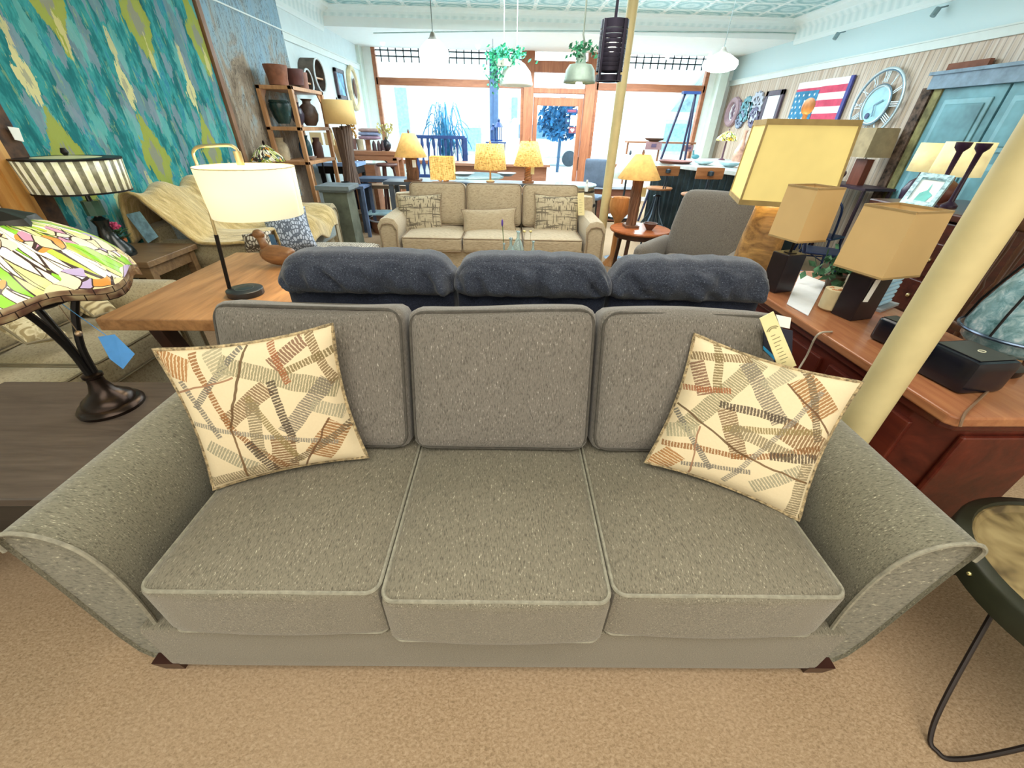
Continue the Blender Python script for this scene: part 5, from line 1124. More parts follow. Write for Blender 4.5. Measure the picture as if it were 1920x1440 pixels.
for k, (px, py) in enumerate(((717, 78), (896, 84), (1252, 104), (1331, 108))):
    yy = 10.2; t_ = P(px, py, y=yy); o = thing('small_pendant_bulb', ['small white pendant bulb at the far left of the window', 'small white pendant bulb left of the blue window post', 'small white pendant bulb above the right window, nearer the door', 'small white pendant bulb at the far right of the right window'][k], 'lamp', (t_.x, yy, P(1050, 62, y=D1).z))
    MB().tube([(0, 0, 0), (0, 0, t_.z-o.location.z+.04)], .005, 5).build('cord', WHT, o); MB().blob((0, 0, t_.z-o.location.z), (.05, .05, .07), 8).build('bulb', C('#ffffff', .3, glow=1), o, smooth=True)
sm_ = thing('ceiling_sensor', 'small grey ceiling fixture near the right of the tin ceiling', 'fixture', (P(1487, 8, y=6.0).x, 6.0, ZC)); MB().lathe([(.07, 0), (.07, -.05), (.03, -.06), (.05, -.14), (.0, -.16)], n=16).build('housing', C('#a9c6c8', .5), sm_, smooth=True)
for k, (px, py) in enumerate(((1572, 62), (1760, 15))):
    q = P(px, py, x=XR-.1); o = thing('wall_spotlight', ['small clamp spotlight on the right wall cornice, farther one', 'small clamp spotlight on the right wall cornice, nearer one'][k], 'lamp', q); MB().tube([(0, 0, 0), (.1, 0, .02)], .008, 6).tube([(0, 0, 0), (-.03, 0, -.07)], .03, 8).build('head', C('#7f9aa0', .5), o, smooth=True)
# electrical conduit in the right corner
yk = D1-.02
tag(MB().tube(smooth_path([P(700, 62, y=yk), P(1000, 58, y=yk), P(1300, 60, y=yk), P(1485, 62, y=yk), P(1503, 70, y=yk), P(1504, 85, y=yk), P(1494, 110, y=yk), P(1480, 136, y=yk)], 4), .008, 6).build('conduit', C('#9fb8b4', .6)), 'thin conduit running along the bulkhead and down the right corner', 'conduit')
# ================================================================ right wall
XQ = XR-.03
ck = thing('roman_wall_clock', 'large openwork metal wall clock with roman numerals on the beadboard wall', 'clock', (XQ-.03, P(1645, 197, x=XQ).y, P(1645, 197, x=XQ).z)); RC = .39
CM = C('#cfdfe6', .35, .5, .05); CD = C('#6f8da0', .4, .5, .1)
def ring(r, w_, mat, name, x=0): return MB().tube([(x, r*math.cos(a), r*math.sin(a)) for a in [2*PI*i/48 for i in range(48)]], w_, 8, closed=True).build(name, mat, ck, smooth=True)
ring(RC, .014, CM, 'outer_ring'); ring(RC*.95, .007, CD, 'outer_ring'); ring(RC*.53, .012, CM, 'inner_ring'); ring(RC*.58, .006, CD, 'inner_ring')
ROM = ['XII', 'I', 'II', 'III', 'IIII', 'V', 'VI', 'VII', 'VIII', 'IX', 'X', 'XI']
for k, s_ in enumerate(ROM):
    mb = MB(); a = PI/2+2*PI*k/12; rad = Vector((0, math.cos(a), math.sin(a))); tan = Vector((0, -math.sin(a), math.cos(a)))   # seen from inside the room
    r0, r1 = RC*.62, RC*.92; ws_ = [{'I': .022, 'V': .05, 'X': .05}[ch] for ch in s_]; tot = sum(ws_); o_ = -tot/2
    for ch, w_ in zip(s_, ws_):
        c_ = (o_+w_/2); c_ = c_; o_ += w_; p = lambda t_, r_: rad*r_+tan*t_
        if ch == 'I': mb.beam(p(c_, r0), p(c_, r1), .010, .008, up=(1, 0, 0))
        elif ch == 'V': mb.beam(p(c_-.018, r1), p(c_, r0), .010, .008, up=(1, 0, 0)).beam(p(c_+.018, r1), p(c_, r0), .008, .008, up=(1, 0, 0))
        else: mb.beam(p(c_-.018, r1), p(c_+.018, r0), .010, .008, up=(1, 0, 0)).beam(p(c_+.018, r1), p(c_-.018, r0), .008, .008, up=(1, 0, 0))
    mb.build('numeral', CM, ck)
MB().beam((-.01, 0, 0), (-.01, -.11, .05), .016, .006, up=(1, 0, 0)).build('hand', CD, ck); MB().beam((-.015, 0, 0), (-.015, -.04, -.13), .014, .006, up=(1, 0, 0)).build('hand', CD, ck)
MB().add([(.008, RC*.5*math.cos(a), RC*.5*math.sin(a)) for a in [2*PI*i/40 for i in range(40)]], [tuple(range(40))]).build('dial', C('#a9dbe6', .4), ck)
MB().lathe([(.0, 0), (.035, 0), (.035, .006), (0, .006)], n=16).build('seconds_dial', C('#3e4a78', .4), ck, smooth=True).matrix_local = Matrix.Translation((-.004, .06, -.12)) @ Matrix.Rotation(-PI/2, 4, 'Y')
# flag
fq = [P(1487, 178, x=XQ), P(1590, 155, x=XQ), P(1562, 236, x=XQ), P(1462, 236, x=XQ)]
fy0, fy1 = P(1487, 190, x=XQ).y, P(1583, 190, x=XQ).y; fz1, fz0 = P(1540, 150, x=XQ).z, P(1520, 238, x=XQ).z
fg = thing('flag', 'stars and stripes flag hanging on the right wall beside the tall mirror', 'flag', (XQ, (fy0+fy1)/2, fz0)); L_, H_ = fy0-fy1, fz1-fz0
def cloth(y0_, y1_, z0_, z1_, mat, name, off=0):
    N = 24; vs, fs = [], []
    for i in range(N+1):
        y_ = y0_+(y1_-y0_)*i/N; x_ = .018*math.sin(y_*11)-off
        vs += [(x_, y_, z0_), (x_, y_, z1_)]
    for i in range(N): fs.append((2*i, 2*i+2, 2*i+3, 2*i+1))
    return MB().add(vs, fs).build(name, mat, fg, smooth='all')
for k in range(7):
    z0_ = H_*(1-(k+1)/7); z1_ = H_*(1-k/7); cloth(L_/2, -L_/2, z0_, z1_, C('#f4f2f6', .8, var=.03) if k % 2 == 0 else C('#d8506e', .8, var=.1), 'stripe')
cloth(L_/2, L_*.02, H_*.12, H_*.80, C('#3a86b0', .8, var=.2), 'canton', .006)
st_ = MB()
for r_ in range(5):
    for c_ in range(5):
        cy, cz = L_*(.46-.09*c_-(.045 if r_ % 2 else 0)), H_*(.19+.13*r_)
        st_.add([(.018*math.sin(cy*11)-.010, cy+(.026 if i % 2 == 0 else .011)*math.sin(PI*i/5), cz+(.026 if i % 2 == 0 else .011)*math.cos(PI*i/5)) for i in range(10)], [tuple(range(10))])
st_.build('stars', C('#f4fbff', .7, var=.02), fg)
MB().b2((-.02, -L_/2-.03, 0), (.01, -L_/2+.03, H_)).build('edge_band', C('#4a4f9a', .6), fg)
on_wall('tall_mirror', 'tall dark wood framed mirror on the right wall beside the flag', 'mirror', [(1440, 172), (1473, 167), (1448, 236), (1428, 236)], XQ, (WOOD('#3f3a52', '#6b5a66', 'z', 6), C('#eaf4f8', .08, var=.02)), fw=.08, glass='mirror_glass')
c = P(1362, 211, x=XQ); c.y = 10.3; t = thing('round_mirror', 'round pinkish wood framed mirror on the right wall nearest the window', 'mirror', c); r_ = (P(1362, 183, x=XQ).z-P(1362, 238, x=XQ).z)/2
MB().tube([(0, (r_-.06)*math.cos(a), (r_-.06)*math.sin(a)) for a in [2*PI*i/36 for i in range(36)]], .06, 8, closed=True).build('frame', C('#a98f98', .5), t, smooth=True); MB().add([(.01, (r_-.1)*math.cos(a), (r_-.1)*math.sin(a)) for a in [2*PI*i/36 for i in range(36)]], [tuple(range(36))]).build('mirror_glass', C('#eef6f8', .1), t)
def gear(px, py, r_, label, teeth=16, mat=None, spokes=4):
    r_ *= .68; c = P(px, py, x=XQ); t = thing('wall_gear', label, 'ornament', c); m_ = mat or C('#8f9db5', .5, .4, .2); n_ = teeth*4
    rr_ = [r_*(1.1 if (i//2) % 2 else .96) for i in range(n_)]; o_ = [(0, rr_[i]*math.cos(2*PI*i/n_), rr_[i]*math.sin(2*PI*i/n_)) for i in range(n_)]
    inn_ = [(0, r_*.72*math.cos(2*PI*i/n_), r_*.72*math.sin(2*PI*i/n_)) for i in range(n_)]
    sh_ = lambda L_, dx: [Vector((dx, b_, c_)) for _, b_, c_ in L_]
    mb = MB().loft([sh_(inn_, -.02), sh_(o_, -.02), sh_(o_, .015), sh_(inn_, .015), sh_(inn_, -.02)], cap=False); mb.build('rim', m_, t)
    mb = MB()
    for k in range(spokes): a = PI*k/spokes; mb.beam((0, -r_*.74*math.cos(a), -r_*.74*math.sin(a)), (0, r_*.74*math.cos(a), r_*.74*math.sin(a)), r_*.16, .02, up=(1, 0, 0))
    mb.lathe([(r_*.2, -.02), (r_*.2, .02)], n=14); mb.build('spokes', m_, t)
gear(1381, 208, .27, 'small brown gear wheel just right of the round mirror', 12, C('#8a7688', .5), 3)
gear(1399, 205, .30, 'teal tinted gear wheel in the middle of the gear group', 18, C('#6fa3b0', .5), 4)
gear(1388, 224, .22, 'grey toothed gear wheel at the bottom of the gear group', 20)
gear(1417, 200, .34, 'large pale gear wheel at the right of the gear group', 14, C('#b5bccc', .5), 5)
gear(1414, 220, .24, 'dark violet gear wheel beside the tall mirror', 16, C('#6a6688', .5), 4)
# teal double doors leaning on the wall as decoration
dy1, dy0, dz1, dz0 = P(1765, 165, x=XQ).y, 3.9, P(1800, 165, x=XQ).z, .02; TE = C('#6a9fab', .45, var=.25, scale=3); TEL = C('#86b8c4', .45, var=.2, scale=3)
dd = thing('teal_double_door', 'old teal painted panelled double doors standing against the right wall', 'door', (XQ, (dy0+dy1)/2, 0)); hw = (dy1-dy0)/2
for s_ in (-1, 1):
    lf = MB().b2((-.05, min(s_*.012, s_*(hw-.10)), dz0), (0, max(s_*.012, s_*(hw-.10)), dz1)).build('door_leaf', TE, dd, bevel=.004)
    cy = s_*(hw-.10+.012)/2; pw = (hw-.10)/2-.09
    for z0_, z1_ in ((dz0+.12, .58), (.68, 1.28), (1.38, dz1-.1)):
        MB().b2((-.065, cy-pw, z0_), (-.05, cy+pw, z1_)).build('raised_panel', TEL, lf, bevel=.012); MB().b2((-.078, cy-pw+.05, z0_+.05), (-.065, cy+pw-.05, z1_-.05)).build('raised_panel', TE, lf, bevel=.01)
MB().b2((-.07, hw-.10, 0), (.01, hw, dz1)).build('jamb', C('#8a8455', .7, var=.3), dd); MB().b2((-.07, -hw, 0), (.01, -hw+.10, dz1)).build('jamb', C('#8a8455', .7, var=.3), dd)
MB().b2((-.12, -hw-.05, dz1), (.01, hw+.05, dz1+.13)).b2((-.15, -hw-.08, dz1+.13), (.01, hw+.08, dz1+.16)).build('lintel', C('#8aa3b8', .6, var=.15), dd)
MB().b2((-.05, hw-.45, dz1+.161), (0, hw, dz1+.23)).build('brick_ledge', C('#8a5a48', .8), dd)
cp = MB().b2((XQ-.09, dy1+.01, 0), (XQ-.01, dy1+.14, dz1+.02))
tag(cp.build('carved_post', C('#5d4a3e', .8, var=.6, scale=16)), 'dark weathered carved post at the left of the teal doors', 'post')
# wood block lamp and duck on a wall shelf
ws_ = thing('wall_console', 'narrow dark console against the right wall under the clock', 'table', (XQ-.28, 5.85, 0)); z_ = .93
MB().box((0, 0, z_), (.4, 1.0, .03)).build('top', C('#3a2530', .5), ws_)
for sx in (-1, 1):
    for sy in (-1, 1): MB().box((sx*.17, sy*.46, z_/2), (.03, .03, z_)).build('leg', C('#3a2530', .5), ws_)
xl = XQ-.28; c = P(1622, 297, x=xl); lw = thing('plank_lamp', 'lamp with wood plank base and grey-tan square shade under the wall clock', 'lamp', (xl, P(1600, 350, x=xl).y, z_+.015)); 
zz = lambda py, px=1620: P(px, py, x=xl).z-(z_+.015)
MB().box((0, 0, zz(298)/2), (.09, .20, zz(298))).build('base', WOOD('#5f2f20', '#8a4a34', 'z', 5), lw, bevel=.003); MB().tube([(0, 0, zz(300)), (0, 0, zz(245))], .006, 6).build('stem', METAL_BLK, lw)
s_ = shade(MB(), .17, .15, zz(294), zz(240), 1).build('lamp_shade', C('#a99572', .8, glow=.05), lw, solid=.003)
duck('brown wooden duck on the dark console under the clock', (xl, P(1556, 345, x=xl).y-.05, z_+.016), .3, C('#7d6460', .6), rz=math.radians(95))
vp = thing('potted_plant', 'small green potted plant behind the big square lamp shade', 'plant', (xl, 6.22, z_+.016)); MB().lathe([(.05, 0), (.07, .1)], n=14).build('pot', C('#7d8f7a', .6), vp); leaves('leaves', vp, (0, 0, .19), (.11, .11, .09), 60, '#3f7a4a', 3, .03)
# lamps in front of the teal doors with a dresser
dsr = thing('dark_dresser', 'dark carved wood dresser with lamps on it in front of the teal doors', 'cabinet', (3.58, 3.12, 0)); z_ = 1.05; MH = WOOD('#2c1210', '#5a2a20', 'x', 5, .3)
MB().box((0, 0, z_/2-.03), (.78, .92, z_-.06)).build('body', MH, dsr, bevel=.01); MB().box((0, 0, z_-.02), (.84, .98, .05)).build('top', MH, dsr, bevel=.012)
for k in range(3):
    d_ = MB().box((-.395, 0, .2+k*.27), (.02, .84, .23)).build('drawer', MH, dsr, bevel=.006)
    for sy in (-1, 1): MB().blob((-.412, sy*.26, .2+k*.27), .015, 6).build('knob', BRASS, d_, smooth=True)
for k, (px, w_, yy, lb) in enumerate(((1752, 46, 4.25, 'cream drum shade lamp farther from the camera before the teal doors'), (1798, 78, 3.45, 'larger cream drum shade lamp nearer the camera before the teal doors'))):
    pass
def std_lamp(lb, px, pt, pb, w_, y, zb, base): return lamp(lb, px, pt, pb, w_*.96, w_, y, zb, C('#efe0a8', .8, glow=.35), base, 'jug', bw=.07, finial=False)
tl2 = thing('tall_table', 'slim tall dark table carrying the farther cream drum lamp', 'table', (P(1745, 300, y=4.1).x, 4.1, 0)); MB().box((0, 0, .93), (.35, .35, .03)).build('top', MH, tl2)
for sx in (-1, 1):
    for sy in (-1, 1): MB().box((sx*.15, sy*.15, .46), (.03, .03, .92)).build('leg', MH, tl2)
std_lamp('cream drum shade lamp, farther one before the teal doors', 1745, 268, 322, 48, 4.1, .946, C('#3a2a44', .3))
std_lamp('larger cream drum shade lamp, nearer one before the teal doors', 1805, 266, 330, 72, 3.45, 1.056, C('#6a3f34', .4))
for k, (a_, b_) in enumerate((((1690+110, 266), (1690+75, 330)), ((1833, 268), (1785, 345)))):
    yy = 3.22+.05*k; p0, p1 = P(*a_, y=yy), P(*b_, y=yy); x_ = (p0.x+p1.x)/2
    o = thing('candlestick', ['shorter dark turned wooden candlestick before the cream lamps', 'taller dark turned wooden candlestick before the cream lamps'][k], 'candlestick', (x_-.0, yy-.1, 1.056)); H = p0.z-1.056
    o.location.x = P(a_[0]-8, (a_[1]+b_[1])/2, y=yy-.1).x
    MB().lathe([(.05, 0), (.05, .015), (.018, .04), (.014, H*.5), (.018, H*.86), (.04, H*.92), (.045, H), (.03, H)], n=16).build('turned_stick', C('#2f1d34', .3), o, smooth=True)
ep = thing('easel_picture', 'silver framed picture of a teal sail leaning before the candlesticks', 'picture', (0, 0, 0)); yy = 2.6
q = [P(1727, 327, y=2.9), P(1790, 334, y=2.75), P(1745, 393, y=2.65), P(1685, 384, y=2.8)]
def quad_frame(q, t, fm, pm, k=.14, th=.02):
    c = sum(q, Vector())/4; n_ = (q[1]-q[0]).cross(q[3]-q[0]).normalized(); n_ = n_ if n_.y < 0 else -n_; inn_ = [c+(p-c)*(1-2*k) for p in q]
    mb = MB()
    for i in range(4): j = (i+1) % 4; mb.add([q[i]+n_*th, q[j]+n_*th, inn_[j]+n_*th, inn_[i]+n_*th, q[i]-n_*th, q[j]-n_*th, inn_[j]-n_*th, inn_[i]-n_*th], [(0, 1, 2, 3), (4, 7, 6, 5), (0, 4, 5, 1), (3, 2, 6, 7)])
    mb.build('frame', fm, t); MB().add(inn_, [(0, 1, 2, 3)]).build('canvas', pm, t); return c, n_, inn_
c_, n_, inn_ = quad_frame(q, ep, C('#9fc4dd', .4, .3, .4, 40), C('#f2fbff', .5, var=.02))
pq = lambda u, v: (inn_[0]*(1-u)+inn_[1]*u)*(1-v)+(inn_[3]*(1-u)+inn_[2]*u)*v+n_*.004
MB().add([pq(.25, .95), pq(.3, .6), pq(.52, .45), pq(.55, .12), pq(.62, .5), pq(.85, .62), pq(.75, .95)], [(0, 1, 2, 3, 4, 5, 6)]).build('painted_sail', C('#6fc9c9', .5), ep)
MB().tube([c_-n_*.03, (c_.x, c_.y+.12, 0)], .012, 6).tube([q[2]-n_*.03, (q[2].x+.02, q[2].y, 0)], .012, 6).tube([q[3]-n_*.03, (q[3].x-.02, q[3].y, 0)], .012, 6).build('easel_leg', DM, ep)
# ================================================================ bar with corrugated front, stools and things on it
A, B_ = P(1222, 303, z=1.1), P(1395, 322, z=1.1); dv = (B_-A); th_ = math.atan2(dv.y, dv.x); Lb = dv.length*1.25; ctr = A+dv.normalized()*Lb/2
bar = thing('bar_counter', 'bar counter with dark corrugated metal front and pale top', 'counter', (ctr.x, ctr.y, 0), th_)
m = C('#2f4048', .35, .6, .3, 4); mb = MB(); N = 180; vs = []
for i in range(N+1): x_ = -Lb/2+Lb*i/N; y_ = .05+.016*math.sin(i*2*PI/9); vs += [(x_, y_, .02), (x_, y_, 1.04)]
mb.add(vs, [(2*i, 2*i+2, 2*i+3, 2*i+1) for i in range(N)]).build('corrugated_front', m, bar, smooth='all'); MB().b2((-Lb/2, .07, .0), (Lb/2, .9, 1.05)).build('carcass', C('#28343a', .5), bar)
MB().b2((-Lb/2-.06, -.04, 1.05), (Lb/2+.05, 1.05, 1.10)).build('countertop', C('#c9d2d4', .25, var=.1), bar, bevel=.006)
MB().tube([(-Lb/2, -.06, .16), (Lb/2, -.06, .16)], .018, 8).build('foot_rail', C('#8fa0b0', .3, .8), bar, smooth=True)
SW_ = WOOD('#8a5634', '#c08a5c', 'x', 6, .4); SM = C('#4a5a6a', .35, .8)
def stool(px, py, w_, y, label, bpy_, rz):
    c = P(px, py, y=y); t = thing('bar_stool', label, 'stool', (c.x, y, 0), rz); z_ = c.z
    MB().lathe([(.17, z_-.03), (.19, z_-.015), (.185, z_)], n=28).build('seat', SW_, t, smooth=True); MB().lathe([(.06, z_-.12), (.03, z_-.1), (.02, z_-.3), (.02, z_-.5)], n=12).build('screw_post', SM, t, smooth=True)
    for k in range(4): a = k*PI/2+PI/4; MB().tube(smooth_path([(.04*math.cos(a), .04*math.sin(a), z_-.14), (.08*math.cos(a), .08*math.sin(a), z_-.35), (.2*math.cos(a), .2*math.sin(a), .25), (.24*math.cos(a), .24*math.sin(a), 0)], 4), .014, 7).build('leg', SM, t, smooth=True)
    MB().tube([(.2*math.cos(a), .2*math.sin(a), .26) for a in [2*PI*i/24 for i in range(24)]], .010, 6, closed=True).build('foot_ring', SM, t, smooth=True)
    zb_ = P(px, bpy_, y=y).z
    MB().tube([(0, -.16, z_-.02), (0, -.2, z_+.1), (0, -.19, zb_)], .010, 6).tube([(.03, -.16, z_-.02), (.03, -.2, z_+.1), (.0, -.19, zb_)], .008, 6).build('back_bracket', SM, t, smooth=True)
    b_ = MB()
    for s_ in (-1, 1): b_.puff((s_*.09, -.20, zb_), (.075, .012, .062), .01, N=5)
    MB().puff((0, -.20, zb_), (.165, .012, .062), .01, N=6).build('backrest', SW_, t, smooth=True, weld=True); MB().lathe([(0, -.03), (.035, -.02), (.035, .02), (0, .03)], n=12).build('back_hub', SM, t, smooth=True).location = (0, -.225, zb_)
stool(1307, 363, 48, 5.35, 'wood seat bar stool with steel legs, nearer one at the corrugated bar', 322, 0)
stool(1236, 351, 44, 6.35, 'wood seat bar stool with steel legs, farther one behind the log lamp', 318, 0)
ZB = 1.101
vessel('wooden_tray', 'long flat wooden tray on the bar counter near its left end', 'tray', 1265, 306, 62, 5, C('#8a5a54', .5), [(.8, 0), (1, 1), (.9, 1), (.8, .3)], z=ZB)
vessel('glass_bowl', 'shallow pale glass bowl on the bar counter, nearer the tray', 'bowl', 1318, 309, 36, 8, C('#cfe8ea', .1), BOWLP, z=ZB)
vessel('glass_bowl', 'wider pale glass bowl on the bar counter, right of the first bowl', 'bowl', 1367, 313, 40, 9, C('#bfe0e6', .1), BOWLP, z=ZB)
bc = thing('back_counter', 'pale topped back counter behind the corrugated bar', 'counter', (ctr.x, ctr.y, 0), th_); MB().b2((-Lb/2-.55, 1.25, 1.05), (.35, 2.0, 1.10)).build('countertop', C('#d3dcde', .3, var=.05), bc, bevel=.004); MB().b2((-Lb/2-.5, 1.3, 0), (.3, 1.95, 1.05)).build('carcass', C('#8a9aa0', .6), bc)
gz = thing('goose_figurine', 'small teal bird figurine on the bar counter', 'ornament', P(1303, 298, z=ZB)); MB().blob((0, 0, .035), (.07, .035, .035), 8).tube([(-.04, 0, .05), (-.055, 0, .1), (-.06, 0, .13)], [.02, .012, .015], 8).build('body', C('#4f8f9a', .4), gz, smooth=True)
p = P(1352, 300, z=ZB); yt = p.y; tf = thing('stained_glass_lamp', 'small lamp with yellow stained glass umbrella shade on the bar', 'lamp', p); z = lambda py: P(1360, py, y=yt).z-p.z; r_ = wid(1362, 258, 38, yt)/2; tf.location.x = P(1362, 265, y=yt).x
MB().lathe([(r_, z(264)), (r_*.85, z(257)), (r_*.45, z(249)), (.01, z(245))], n=32, caps=False).build('lamp_shade', tiffany('stained_glass_yellow', [(0, '#e8c83a'), (.5, '#f2dc6a'), (.8, '#c99a2a')], 8, 3, .5, False, 5, .08), tf, smooth='all', solid=.003); MB().lathe([(.06, 0), (.05, .012), (.015, .03), (.012, z(245)), (.006, z(241))], n=16).build('base', C('#6a4a5a', .4), tf, smooth=True)
vessel('glass_carafe', 'tall flared pinkish glass carafe on the bar beside the yellow lamp', 'vase', 1382, 304, 24, 60, C('#d9a890', .15, var=.3), [(.9, 0), (1, .1), (.75, .4), (.3, .65), (.22, .9), (.35, 1)], z=ZB)
vessel('tall_vase', 'tall ribbed violet vase on the bar at the right end', 'vase', 1405, 306, 30, 78, C('#8a6a88', .3, var=.3), [(.9, 0), (1, .04), (.6, .2), (.3, .5), (.3, .85), (.5, 1)], z=ZB)
# tripod lamp stand
yy = 8.3; tp_ = thing('tripod_stand', 'tall dark tripod stand behind the bar in front of the right window', 'stand', (P(1296, 175, y=yy).x, yy, 0)); zt_ = P(1296, 174, y=yy).z
MB().box((0, 0, zt_), (.3, .1, .04)).build('head', DB, tp_)
for dx, dy in ((-.55, -.1), (.12, -.25), (.2, .4)): MB().beam((-.1 if dx < 0 else .08, 0, zt_), (dx, dy, 0), .03).build('leg', C('#2e3250', .5), tp_)
# sign rail at the right window
yy = 9.2; z_ = P(1230, 267, y=yy).z; x0_, x1_ = P(1175, 264, y=yy).x, P(1300, 270, y=yy).x; rl = thing('window_shelf', 'thin wooden display shelf before the right window', 'shelf', ((x0_+x1_)/2, yy, 0)); MB().box((0, 0, z_), (x1_-x0_, .25, .03)).build('board', WC, rl)
for s_ in (-1, 0, 1): MB().box((s_*(x1_-x0_)/2*.95, 0, z_/2), (.03, .03, z_)).build('post', WC, rl)
for px0, px1, py0, py1, lb in ((1212, 1239, 266, 281, 'small brown wooden sign hanging from the window shelf, left'), (1283, 1298, 272, 284, 'smaller mauve sign hanging from the window shelf, right')):
    a, b_ = P(px0, py0, y=yy-.15), P(px1, py1, y=yy-.15); o = MB().b2((a.x, yy-.16, b_.z), (b_.x, yy-.14, a.z)).build('hanging_sign', C('#a88488', .6, var=.1)); tag(o, lb, 'sign'); cx = (a.x+b_.x)/2
    MB().b2((cx-.05, yy-.165, b_.z+.04), (cx+.05, yy-.16, a.z-.03)).build('print', C('#6a5a78', .6), o)
vessel('wooden_bowl', 'wide dark wooden bowl on the display shelf before the right window', 'bowl', 1226, 266, 36, 7, C('#6a5348', .6), BOWLP, y=9.2)
# ================================================================ round table, log lamp, bowl, barrel, teak stool
rt = thing('round_side_table', 'round reddish wood side table holding the log lamp and bowl', 'table', (1.60, 4.72, 0)); z_ = .56
MB().lathe([(.33, z_-.03), (.34, z_-.015), (.335, z_)], n=40).build('top', WOOD('#8a4a2c', '#c87a4a', 'x', 5, .25), rt, smooth=True); MB().lathe([(.28, z_-.09), (.28, z_-.03)], n=30).build('apron', C('#4a3024', .5), rt)
for k in range(4): a = k*PI/2+PI/4; MB().beam((.22*math.cos(a), .22*math.sin(a), z_-.05), (.27*math.cos(a), .27*math.sin(a), 0), .035).build('leg', C('#4a3024', .5), rt)
MB().lathe([(.2, .16), (.2, .18)], n=24).build('lower_shelf', C('#4a3024', .5), rt)
yl = 4.78; lamp('log base lamp with glowing amber cone shade on the round side table', 1202, 290, 335, 28, 78, yl, z_+.001, LIN_G, WBR, 'log', bw=.06, watts=1.5, tagm=CRD, finial=True)
pc = P(1185, 334, y=5.55); o2 = lamp('white cone shaded lamp half hidden behind the log base lamp', 1178, 290, 334, 24, 62, 5.55, .55, C('#cfe0e6', .8, glow=.2), SM, 'pole', bw=.06)
ft = thing('small_stand', 'small round stand carrying the white cone lamp', 'table', (o2.location.x, 5.55, 0)); MB().lathe([(.18, .52), (.18, .549)], n=24).build('top', SM, ft); MB().lathe([(.14, 0), (.02, .03), (.02, .52)], n=16).build('pedestal', SM, ft, smooth=True)
vessel('dark_bowl', 'square-ish dark wooden bowl on the round side table', 'bowl', 1217, 431, 26, 13, C('#5a4038', .5), [(.4, 0), (.7, .5), (1, 1), (.9, 1), (.5, .3)], z=z_+.001)
brl = thing('wine_barrel', 'weathered oak barrel behind the right end of the cream sofa', 'barrel', (1.00, 5.85, 0)); hb = .86
m = WOOD('#8a7a64', '#b5a184', 'z', 3.5, .7); MB().lathe([(.24, 0), (.29, hb*.25), (.31, hb*.5), (.29, hb*.75), (.245, hb), (.22, hb), (.22, hb-.03), (0, hb-.03)], n=36).build('staves', m, brl, smooth=True)
for q, r_ in ((.06, .252), (.25, .294), (.75, .294), (.94, .256)): MB().lathe([(r_, hb*q-.02), (r_+.004, hb*q), (r_, hb*q+.02)], n=36, caps=False).build('hoop', C('#5f5a54', .4, .7), brl, smooth=True)
MB().lathe([(.27, hb+.002), (.28, hb+.02), (.27, hb+.03)], n=36).build('glass_lid', C('#aed0e0', .08), brl, smooth=True)
vessel('glass_stopper_bottle', 'small clear stoppered bottle on top of the barrel', 'bottle', 1099, 359, 8, 22, C('#dfe8ee', .05), [(.8, 0), (1, .35), (.5, .55), (.3, .7), (.6, .8), (.4, 1)], z=hb+.031)
ts = thing('teak_pedestal', 'golden teak chalice shaped pedestal behind the far column', 'stool', (P(1166, 372, y=5.2).x, 5.22, 0)); zt_ = P(1166, 370, y=5.22).z; zb_ = 0
MB().lathe([(.12, 0), (.1, .03), (.035, .12), (.03, zt_-.38), (.05, zt_-.26), (.11, zt_-.18), (.135, zt_-.08), (.125, zt_), (.10, zt_-.01), (.09, zt_-.05), (0, zt_-.08)], n=24).build('chalice', WOOD('#b0713a', '#dba468', 'z', 5, .4), ts, smooth=True)
dc = thing('grey_chair', 'grey rounded back chair near the shop door', 'chair', (P(1112, 320, y=7.6).x, 7.6, 0), -.5); MB().puff((0, .2, .86), (.2, .03, .22), .03, N=8, fn=lambda o, p: Vector((o.x, o.y+.05*p.x*p.x*-1, o.z))).build('backrest', C('#5f6f84', .6), dc, smooth=True, weld=True); MB().puff((0, 0, .5), (.21, .2, .035), .03, N=6).build('seat', C('#5f6f84', .6), dc, smooth=True, weld=True)
for sx in (-1, 1):
    for sy in (-1, 1): MB().beam((sx*.17, sy*.17, .5), (sx*.2, sy*.2, 0), .03).build('leg', METAL_BLK, dc)
bench = thing('brown_cabinet', 'low brown cabinet behind the far column near the bar', 'cabinet', (P(1150, 380, y=7.3).x+.1, 8.25, 0)); MB().box((0, 0, .3), (.9, .4, .55)).build('body', WOOD('#6a4234', '#93604c', 'x', 4), bench, bevel=.01); MB().box((0, 0, .6), (1.0, .46, .04)).build('top', C('#c9d6e6', .3), bench)
# ================================================================ grey armchair
GRC = FABRIC('grey_chair_fabric', '#6a655f', '#8d8882', '#4f4b47', (160, 160, 160), .5)
ac = thing('grey_armchair', 'grey upholstered armchair with tall slab back in front of the round side table', 'armchair', (1.80, 3.92, 0), math.radians(-42))
bk = MB().puff((0, 0, 0), (.37, .10, .33), .07, (0, .02, 0), 12, fn=lambda o, p: Vector((o.x*(1-.10*max(0, p.z)), o.y, o.z+.02*(1-p.x*p.x)))).build('backrest', GRC, ac, smooth=True, weld=True, loc=(.16, .16, .70)); bk.rotation_euler = (math.radians(-12), 0, 0)
MB().puff((.12, -.18, .36), (.30, .34, .10), .05, (0, 0, .03), 8).build('seat_cushion', GRC, ac, smooth=True, weld=True); MB().box((.12, -.12, .2), (.66, .62, .18)).build('base_frame', GRC, ac, bevel=.02)
for s_ in (-1, 1): MB().puff((.12+s_*.37, -.14, .40), (.065, .36, .20), .06, (0, 0, .01), 8).build('arm', GRC, ac, smooth=True, weld=True)
